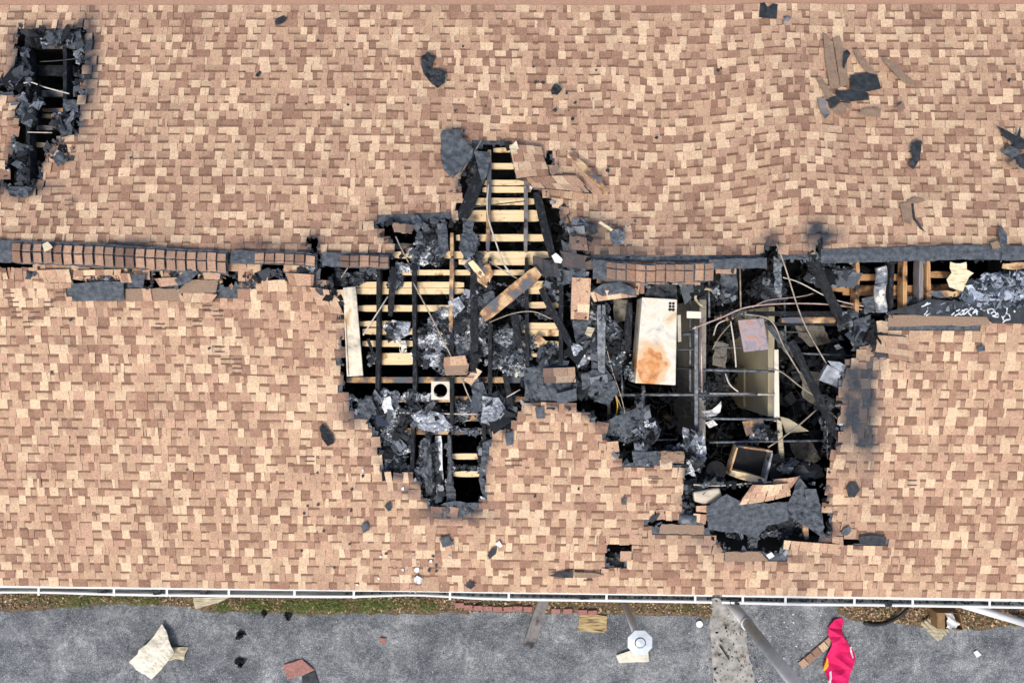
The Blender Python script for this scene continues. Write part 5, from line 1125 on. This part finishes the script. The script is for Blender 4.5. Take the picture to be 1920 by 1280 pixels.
def hair(cx, cy, spread, h, n):
    for i in range(n):
        p = [(cx+R(-1, 1)*spread, cy+R(-1, 1)*spread)]; a = R(0, 6.28)
        for k in range(6): a += R(-.9, .9); p.append((p[-1][0]+math.cos(a)*spread*.35, p[-1][1]+math.sin(a)*spread*.35))
        P = [on_roof(x, y, h+R(-.08, .08)) for x, y in p]
        for k in range(len(P)-1):
            d = (P[k+1]-P[k]); s_ = d.cross(Vector((0, 0, 1))).normalized()*.0017; u = Vector((0, 0, .002)); m = len(TV)
            TV.extend([P[k]+s_, P[k]-s_, P[k]+u, P[k+1]+s_, P[k+1]-s_, P[k+1]+u]); TF.extend([(m, m+3, m+5, m+2), (m+2, m+5, m+4, m+1), (m+1, m+4, m+3, m)])
for (x, y, s_, h, n) in [(1320,760,26,-.35,26),(1160,690,26,-.2,22),(1330,700,30,-.4,18),(1250,790,36,-.4,14),(1350,860,26,-.5,16),(1370,560,36,-.4,16),(1300,640,20,-.4,10),(1480,600,40,-.4,10),(1390,620,34,-.4,12),(1060,440,24,-.05,10),(800,650,40,-.1,8),(1180,670,18,-.2,18),(1520,760,40,-.5,8),(950,750,24,-.05,10)]: hair(x, y, s_, h, n)
tag(obj('wire_tangle', TV, TF, 'wire_dark'), 'tangles of hair fine burnt wire in the openings', 'wire', kind='stuff')

# ------------------------------------------------------------------ things on the ground
def gsheet(name, pts, mat, label, cat, amp=.02, thick=.006, h=.03, **k): return sheet(name, pts, h, mat, label, cat, amp=amp, thick=thick, z=0, **k)
gsheet('crumpled_sheet', [(305,1168,.06),(313,1185,.12),(322,1210,.16),(326,1225,.14),(318,1235,.16),(300,1257,.1),(285,1272,.04),(265,1262,.06),(242,1240,.05),(258,1225,.12),(262,1216,.14),(275,1207,.12),(290,1190,.1)], 'cream', 'crumpled cream metal sheet lying on the asphalt at left', 'metal sheet', amp=.05, freq=5)
gsheet('corrugated_scrap', [(322,1212),(353,1213),(348,1224),(345,1238),(330,1234),(312,1240)], 'tan_metal', 'tan ribbed scrap sticking out under the cream sheet', 'metal scrap', amp=.03)
gsheet('shingle_scrap', [(530,1246),(566,1235),(590,1255),(575,1262),(540,1272)], 'brick', 'brown shingle corner lying on the asphalt', 'shingle')
gsheet('felt_scrap', [(566,1268),(590,1256),(598,1280),(592,1300),(568,1296)], FD, 'black felt corner beside the brown shingle on the asphalt', 'felt', h=.02)
for (x, y, r, lab) in [(450,1190,11,'upper black char lump on the asphalt'), (449,1240,11,'lower black char lump on the asphalt right of the cream sheet'), (495,1149,8,'black lump at the edge of the grass'), (540,1153,10,'glossy black lump beside the grass edge'), (897,1134,7,'black foil scrap on the brick edging')]:
    gsheet('char_lump', [(x+r*R(.6, 1.1)*math.cos(k*.9), y+r*R(.6, 1.1)*math.sin(k*.9)) for k in range(7)], 'rubber', lab, 'char', amp=.12, thick=.03, freq=14)
gsheet('shingle_tab', [(711,1195),(724,1196),(723,1207),(713,1204)], 'brick', 'small orange tab alone on the asphalt', 'shingle', amp=.005)
A_, B_ = at_z(1022, 1118, .05), at_z(990, 1212, .03)
beam('charred_plank', A_, B_, .22, .035, 'wood_grey', None, rough=.008, label='grey burnt plank reaching from under the gutter onto the asphalt', cat='plank')
pl = gsheet('burnt_plywood', [(1086,1151),(1112,1150),(1138,1154),(1137,1180),(1132,1185),(1084,1182)], 'burnt_ply', 'small streaky burnt plywood square by the brick edging', 'plywood', amp=.005, thick=.02)
gsheet('white_sheet', [(1155,1228),(1182,1218),(1215,1218),(1217,1240),(1160,1242)], 'cream', 'white bent sheet lying under the octagonal post cap', 'metal sheet', amp=.02, h=.05)
# brick edging
be = empty('brick_edging', at_z(990, 1140, 0), 'row of pink bricks edging the planting strip', 'edging')
for i, (x, y) in enumerate([(862,1133),(878,1137),(897,1138),(915,1139),(933,1140),(953,1140),(971,1139),(990,1140),(1042,1144),(1064,1144),(1092,1146),(1111,1147)]):
    p = at_z(x, y, .03); a = R(-.06, .06); ca, sa = math.cos(a), math.sin(a)
    V = [(p.x+ca*dx-sa*dy, p.y+sa*dx+ca*dy, .02+dz) for dz in (0, .055) for dx, dy in ((-.088, -.048), (.088, -.048), (.088, .048), (-.088, .048))]
    obj('brick', V, BF, 'brick', be, loc=p)
# octagonal topped post
base = at_z(1163, 1130, 0); k = 1/ (1+0)
h_post = 1.3; d = ray(1200, 1204); tz = at_z(1200, 1204, h_post)
# the post stands upright: find the height where the cap sits over its base
best = min((abs((at_z(1200, 1204, z).xy-base.xy).length), z) for z in np.arange(.3, 2.6, .02)); h_post = best[1]; cap = at_z(1200, 1204, h_post)
post = empty('capped_post', (base.x, base.y, 0), 'grey steel post with a white octagonal cap beside the gutter', 'post')
tube('post_shaft', [(cap.x, cap.y, 0), (cap.x, cap.y, h_post-.02)], .07, 'pole', post, 16)
V = []; n = 8; hs = FPX/(CAM.z-h_post); R8 = 24.5/hs
prof = [(R8*.96, -.035), (R8, -.03), (R8, .0), (R8*.45, .025), (R8*.40, .03), (R8*.36, .012), (.001, .03)]
for (r, z) in prof:
    for q in range(n): a = 2*math.pi*(q+.5)/n; V.append((cap.x+r*math.cos(a), cap.y+r*math.sin(a), h_post+z))
MT['galvw'] = simple('bluish_white_paint', [(.3, (.50, .56, .60)), (.7, (.68, .74, .78))], 5, .45, 3, .1, 0)
obj('post_cap', V, [(i*n+q, i*n+(q+1) % n, (i+1)*n+(q+1) % n, (i+1)*n+q) for i in range(len(prof)-1) for q in range(n)], 'galvw', post, loc=cap)
tube('cap_ring', [(cap.x+R8*.40*math.cos(a), cap.y+R8*.40*math.sin(a), h_post+.03) for a in np.linspace(-.4, 3.6, 14)], .008, 'rubber', post, 5, smooth=2)
# tall pole
pb = at_z(1343, 1122, 0); bestz = min((abs((at_z(1490, 1280, z).xy-pb.xy).length), z) for z in np.arange(.5, 8, .02))[1]; ptop = at_z(1490, 1280, bestz)
ctr = Vector((ptop.x, ptop.y))
tp = empty('tall_pole', (ctr.x, ctr.y, 0), 'tall round grey steel pole rising through the gutter gap', 'pole')
jz = min((abs((at_z(1387, 1179, z).xy-ctr).length), z) for z in np.arange(.3, 6, .02))[1]
tube('lower_shaft', [(ctr.x, ctr.y, 0), (ctr.x, ctr.y, jz)], .105, 'pole', tp, 20)
tube('joint_collar', [(ctr.x, ctr.y, jz-.02), (ctr.x, ctr.y, jz+.035)], .118, 'white', tp, 20)
tube('upper_shaft', [(ctr.x, ctr.y, jz+.03), (ctr.x, ctr.y, bestz+1.6)], .098, 'pole', tp, 20)
# leaning pipe at the right
tube('fallen_downspout', [at_z(1790,1128,.9), at_z(1935,1172,.12)], .07, 'white', None, 12, 'white round downspout fallen slantwise under the right gutter', 'downspout')
# flag
fp = [(1582,1160),(1566,1163),(1553,1178),(1553,1192),(1560,1205),(1556,1222),(1546,1240),(1544,1254),(1552,1272),(1556,1300),(1578,1302),(1592,1275),(1598,1255),(1604,1235),(1602,1222),(1590,1205),(1580,1192),(1578,1178),(1584,1166)]
fg = sheet('red_flag', [(x, y, .08+.05*math.sin(i*1.7)) for i, (x, y) in enumerate(fp)], .08, 'red', 'crumpled crimson banner with yellow and white marks lying on the asphalt', 'banner', amp=.10, freq=2.4, thick=.004, z=0)
def flagmark(name, pts, mat):
    P = [at_z(x, y, .16) for x, y in pts]; 
    from mathutils.bvhtree import BVHTree
    bv = BVHTree.FromPolygons([v.co+fg.location for v in fg.data.vertices], [tuple(p.vertices) for p in fg.data.polygons])
    bm = bmesh.new(); f = bm.faces.new([bm.verts.new(p) for p in P]); bmesh.ops.triangulate(bm, faces=bm.faces[:])
    for it in range(3): bmesh.ops.subdivide_edges(bm, edges=[e for e in bm.edges if e.calc_length() > .03], cuts=1); bmesh.ops.triangulate(bm, faces=bm.faces[:])
    for v in bm.verts:
        r = bv.ray_cast(Vector((v.co.x, v.co.y, 3)), Vector((0, 0, -1)))
        v.co.z = (r[0].z if r[0] else .1)+.006
    V = [tuple(v.co) for v in bm.verts]; bm.verts.index_update(); Fq = [tuple(v.index for v in f.verts) for f in bm.faces]; bm.free()
    obj(name, V, Fq, mat, fg)
flagmark('yellow_mark', [(1552,1240),(1557,1238),(1558,1252),(1550,1261),(1546,1258),(1548,1250)], 'yellow')
flagmark('white_mark', [(1558,1262),(1562,1260),(1561,1272),(1556,1282),(1553,1280),(1557,1270)], 'paper')
flagmark('pale_hem', [(1599,1212),(1602,1222),(1605,1236),(1602,1237),(1599,1224)], 'paper')
# shingle strip under the flag
ss = empty('ground_shingle_strip', at_z(1530, 1225, 0), 'tan shingle strip on the asphalt beside the red banner', 'shingles')
for i in range(5):
    u0, u1 = i/5+.01, (i+1)/5-.01; a, b = at_z(1500, 1248, .03), at_z(1562, 1196, .03); d = (b-a); s_ = Vector((-d.y, d.x, 0)).normalized()*.075
    V = [a+d*u+s_*k+Vector((0, 0, dz)) for dz in (0, .012+R(0, .01)) for u, k in ((u0, -1), (u1, -1), (u1, 1), (u0, 1))]
    obj('shingle', V, BF, 'shingle', ss, loc=V[0], cols=[(*shade(tabcol(), .8), 0)]*6)
# black rubber strip, cardboard box, panels at the right
tube('rubber_strip', [at_z(1620,1166,.03), at_z(1640,1170,.05), at_z(1665,1166,.08), at_z(1690,1152,.15), at_z(1702,1140,.3)], .045, 'rubber', None, 6, 'curved black rubber strip beneath the right gutter', 'rubber strip', r2=.03)
cb = empty('cardboard_box', at_z(1780, 1162, 0), 'open brown cardboard box with crumpled white filling under the gutter', 'box')
a, b, c_, d_ = at_z(1756,1148,.3), at_z(1800,1150,.3), at_z(1806,1180,.3), at_z(1758,1178,.3)
for (p, q) in ((a, b), (b, c_), (c_, d_), (d_, a)): beam('box_side', p-Vector((0, 0, .13)), q-Vector((0, 0, .13)), .012, .26, 'card', cb, rough=.004)
obj('box_bottom', [p-Vector((0, 0, .25)) for p in (a, b, c_, d_)], [(0, 1, 2, 3)], 'card', cb)
sheet('box_flap', [(1757,1148),(1771,1148),(1772,1180),(1757,1178)], .31, 'card', None, None, parent=cb, z=0, amp=.01)
sheet('white_bag', [(1774,1148),(1788,1147),(1790,1162),(1800,1168),(1792,1178),(1774,1176)], .28, 'paper', 'crumpled white bag inside the cardboard box', 'bag', z=0, amp=.10, freq=9)
r_ = empty('ribbed_sheet', at_z(1750, 1175, .02), 'tan ribbed metal panel leaning by the cardboard box', 'metal panel')
for i in range(5):
    u = i*6.2; pa_, pb_ = at_z(1727+u*.95, 1166-u*.55, .10), at_z(1760+u*.75, 1200-u*.62, .03)
    beam('rib', pa_, pb_, .062, .02+.02*(i % 2), 'tan_metal', r_, rough=.003)
gsheet('white_card', [(1825,1222),(1832,1218),(1840,1227),(1831,1232)], 'paper', 'small white card on the asphalt at the far right', 'card', amp=.003)
gsheet('white_disc', [(1311+6.5*math.cos(k*.63), 1169+6.5*math.sin(k*.63)) for k in range(10)], 'white', 'small round white cap on the litter left of the pole', 'cap', amp=0, thick=.02)
gsheet('soffit_panel', [(362,1120,.3),(432,1118,.3),(412,1128,.2),(366,1141,.05)], 'tan_metal', 'tan striped soffit panel hanging below the left gutter', 'panel', amp=.01)
gsheet('dead_branch', [(1348,1210),(1351,1209),(1368,1234),(1366,1236)], 'rubber', 'black stick lying on the concrete strip', 'stick', amp=.005, thick=.015)
for (x, y, w, lab) in [(190,1107,16,'black felt scrap in the gutter at far left'), (294,1108,15,'black lump in the gutter left of the third hanger'), (382,1106,14,'black lump in the gutter at left'), (1376,1127,18,'black bundle in the gutter right of the pole'), (1664,1130,14,'black felt strip hanging over the right gutter'), (1890,1122,6,'black crumb in the gutter at far right'), (1095,1117,18,'black strip on the gutter edge in the middle')]:
    sheet('gutter_debris', [(x-w/2, y-4), (x+w/2, y-5), (x+w/2+1, y+5), (x-w/2+2, y+6)], 0, 'rubber', lab, 'debris', z=GZ+.0, amp=.03, thick=.015)
tag(obj('gutter_silt', *(lambda V: (V, [tuple(8*i+j for j in f) for i in range(len(V)//8) for f in BF]))([(p.x+sx*r, p.y+sy*r, p.z+sz*r*.6) for p, r in [((lambda x: at_z(x, ge(x)+R(2, 9), GZ-.05))(R(640, 1920)), R(.004, .016)) for i in range(500)] for sz in (-1, 1) for sx, sy in ((-1, -1), (1, -1), (1, 1), (-1, 1))]), 'rubber'), 'black silt and leaves lining the gutter', 'silt', kind='stuff')
# ------------------------------------------------------------------ larger flaps of burnt felt and sheet caught on the timbers
for (pts, h, m, lab) in [
  ([(862,440),(884,430),(898,448),(890,478),(872,486),(860,466)], -.02, F_, 'folded grey felt flap left of the upright charred post'),
  ([(866,408),(890,416),(886,432),(868,436)], 0, F_, 'small square felt flap under the broad charred board'),
  ([(894,500),(918,494),(926,515),(912,540),(896,528)], -.04, 'wood_half', 'scorched plywood shred beside the upright charred post'),
  ([(770,402),(784,404),(792,420),(782,436),(772,424)], .02, F_, 'upright felt tongue at the upper left rim'),
  ([(818,420),(838,418),(842,470),(824,486)], -.03, F_, 'long felt flap hanging over the upper left heap'),
  ([(840,565),(860,556),(872,575),(852,596)], -.04, 'galv', 'light square scrap on the middle ash heap'),
  ([(905,552),(925,545),(932,575),(912,590)], -.05, F_, 'smooth grey flap behind the plank foot'),
  ([(735,600),(770,604),(766,628),(742,634)], -.08, 'galv', 'silvery torn foil between the two left rafters'),
  ([(748,640),(760,638),(762,660),(750,662)], -.08, 'cream', 'cream plaster lump below the torn foil'),
  ([(715,745),(732,742),(738,775),(720,780)], -.04, 'paper', 'white ash coated board end in the left lobe'),
  ([(672,752),(696,742),(706,765),(690,792),(672,778)], -.02, F_, 'grey felt fold along the left lobe rim'),
  ([(770,778),(800,765),(832,778),(850,800),(822,812),(790,806)], -.04, 'galv', 'pale grey sheet above the lowest lobe'),
  ([(905,742),(935,745),(950,770),(930,800),(902,792)], -.03, 'galv', 'large crumpled grey sheet left of the middle tongue'),
  ([(880,720),(905,715),(918,745),(892,752)], -.06, F_, 'dark felt triangle below the tilted tabs'),
  ([(835,905),(850,900),(856,945),(838,950)], -.06, 'char_ash', 'ash grey stub at the tip of the lowest lobe'),
  ([(808,950),(842,940),(905,942),(880,962),(838,972),(815,966)], .01, F_, 'grey felt lip under the tip of the lowest lobe'),
  ([(905,830),(922,822),(918,900),(908,948),(898,900)], -.02, F_, 'sooty felt edge along the right side of the lowest lobe'),
  ([(1040,500),(1068,508),(1070,530),(1045,536)], -.06, F_, 'dark felt flap below the bright white chip'),
  ([(1052,450),(1078,462),(1085,490),(1060,492)], -.02, F_, 'felt fold between the charred rafter and the ridge'),
  ([(1074,600),(1108,600),(1112,660),(1082,665)], -.10, F_, 'grey felt hanging below the vertical shingle strip'),
  ([(1110,625),(1132,630),(1130,700),(1108,705)], -.18, F_, 'dark felt panel left of the twin steel studs'),
  ([(1068,640),(1092,650),(1100,680),(1082,690)], -.06, 'galv', 'silvery scrap right of the slanting charred stick'),
  ([(1090,700),(1120,692),(1134,718),(1110,745),(1092,735)], -.05, F_, 'bundle of black felt right of the collapsed chunk'),
  ([(1126,722),(1152,712),(1160,735),(1140,760),(1118,752)], -.08, F_, 'lower black felt bundle above the middle tongue rim'),
  ([(1130,790),(1180,770),(1205,755),(1212,790),(1180,820),(1140,815)], -.12, F_, 'big grey felt heap sheet left of the round tub'),
  ([(1185,845),(1238,846),(1240,872),(1188,872)], -.02, F_, 'grey felt strip along the rim below the round tub'),
  ([(1238,846),(1282,846),(1282,868),(1240,868)], .01, 'grit', 'pair of pale tabs at the corner of the middle tongue'),
  ([(1188,830),(1206,828),(1210,848),(1190,850)], -.06, 'galv', 'small pale grey plate under the round tub'),
  ([(1280,800),(1320,812),(1325,850),(1300,880),(1282,850)], -.18, 'galv', 'crumpled foil insulation at the foot of the steel stud'),
  ([(1350,500),(1380,505),(1384,560),(1352,552)], -.35, F_, 'dark felt under the right ridge felt'),
  ([(1450,480),(1466,490),(1466,560),(1452,552)], -.12, 'steel', 'dark round duct under the broken ridge'),
  ([(1560,505),(1600,508),(1604,530),(1570,540)], -.08, F_, 'grey shingle clump below the right ridge vent'),
  ([(1615,560),(1640,555),(1645,580),(1622,590)], -.08, F_, 'pale felt scraps left of the flue pipe'),
  ([(1600,600),(1632,590),(1640,640),(1612,655),(1600,630)], -.02, F_, 'twisted dark sheet at the upper right rim'),
  ([(1610,650),(1632,645),(1636,665),(1618,672)], .02, 'grit', 'singed tan shingle below the twisted dark sheet'),
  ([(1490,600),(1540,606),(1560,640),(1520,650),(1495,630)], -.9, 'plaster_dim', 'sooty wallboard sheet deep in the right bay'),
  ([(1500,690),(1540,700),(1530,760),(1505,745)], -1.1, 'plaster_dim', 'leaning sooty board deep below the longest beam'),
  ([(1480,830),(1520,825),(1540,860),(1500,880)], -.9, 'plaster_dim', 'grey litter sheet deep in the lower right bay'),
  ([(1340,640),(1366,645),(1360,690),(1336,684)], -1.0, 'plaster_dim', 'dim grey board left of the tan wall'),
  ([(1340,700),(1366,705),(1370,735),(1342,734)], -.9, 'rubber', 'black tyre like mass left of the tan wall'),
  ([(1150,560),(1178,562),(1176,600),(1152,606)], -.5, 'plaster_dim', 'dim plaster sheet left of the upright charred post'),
  ([(1440,962),(1490,955),(1500,985),(1450,992)], -.25, FD, 'black felt scrap inside the lower black gap'),
  ([(55,52),(100,50),(150,52),(154,70),(140,92),(100,84),(60,72)], -.03, F_, 'torn felt sheet across the top of the left upright opening'),
  ([(30,185),(50,190),(70,215),(60,240),(36,228)], .0, F_, 'folded felt flap on the left side of the left upright opening'),
  ([(118,185),(150,190),(148,212),(122,208)], .0, F_, 'felt flap on the right rafter of the left upright opening'),
  ([(110,228),(132,222),(136,252),(114,258)], .0, F_, 'felt knob at the foot of the right rafter in the left opening'),
  ([(95,285),(118,278),(128,300),(108,312)], .03, F_, 'grey felt turned up at the lower right of the left opening'),
  ([(14,350),(60,352),(54,370),(20,368)], .02, F_, 'sooty felt lip at the bottom of the left opening')]:
    sheet('pale_scrap' if m in ('cream', 'paper', 'grit', 'plaster_dim') else 'foil_scrap' if m == 'galv' else 'felt_flap', pts, h, m, lab, 'scrap' if m not in (F_, FD) else 'felt', amp=.05, freq=9, ragged=.014)
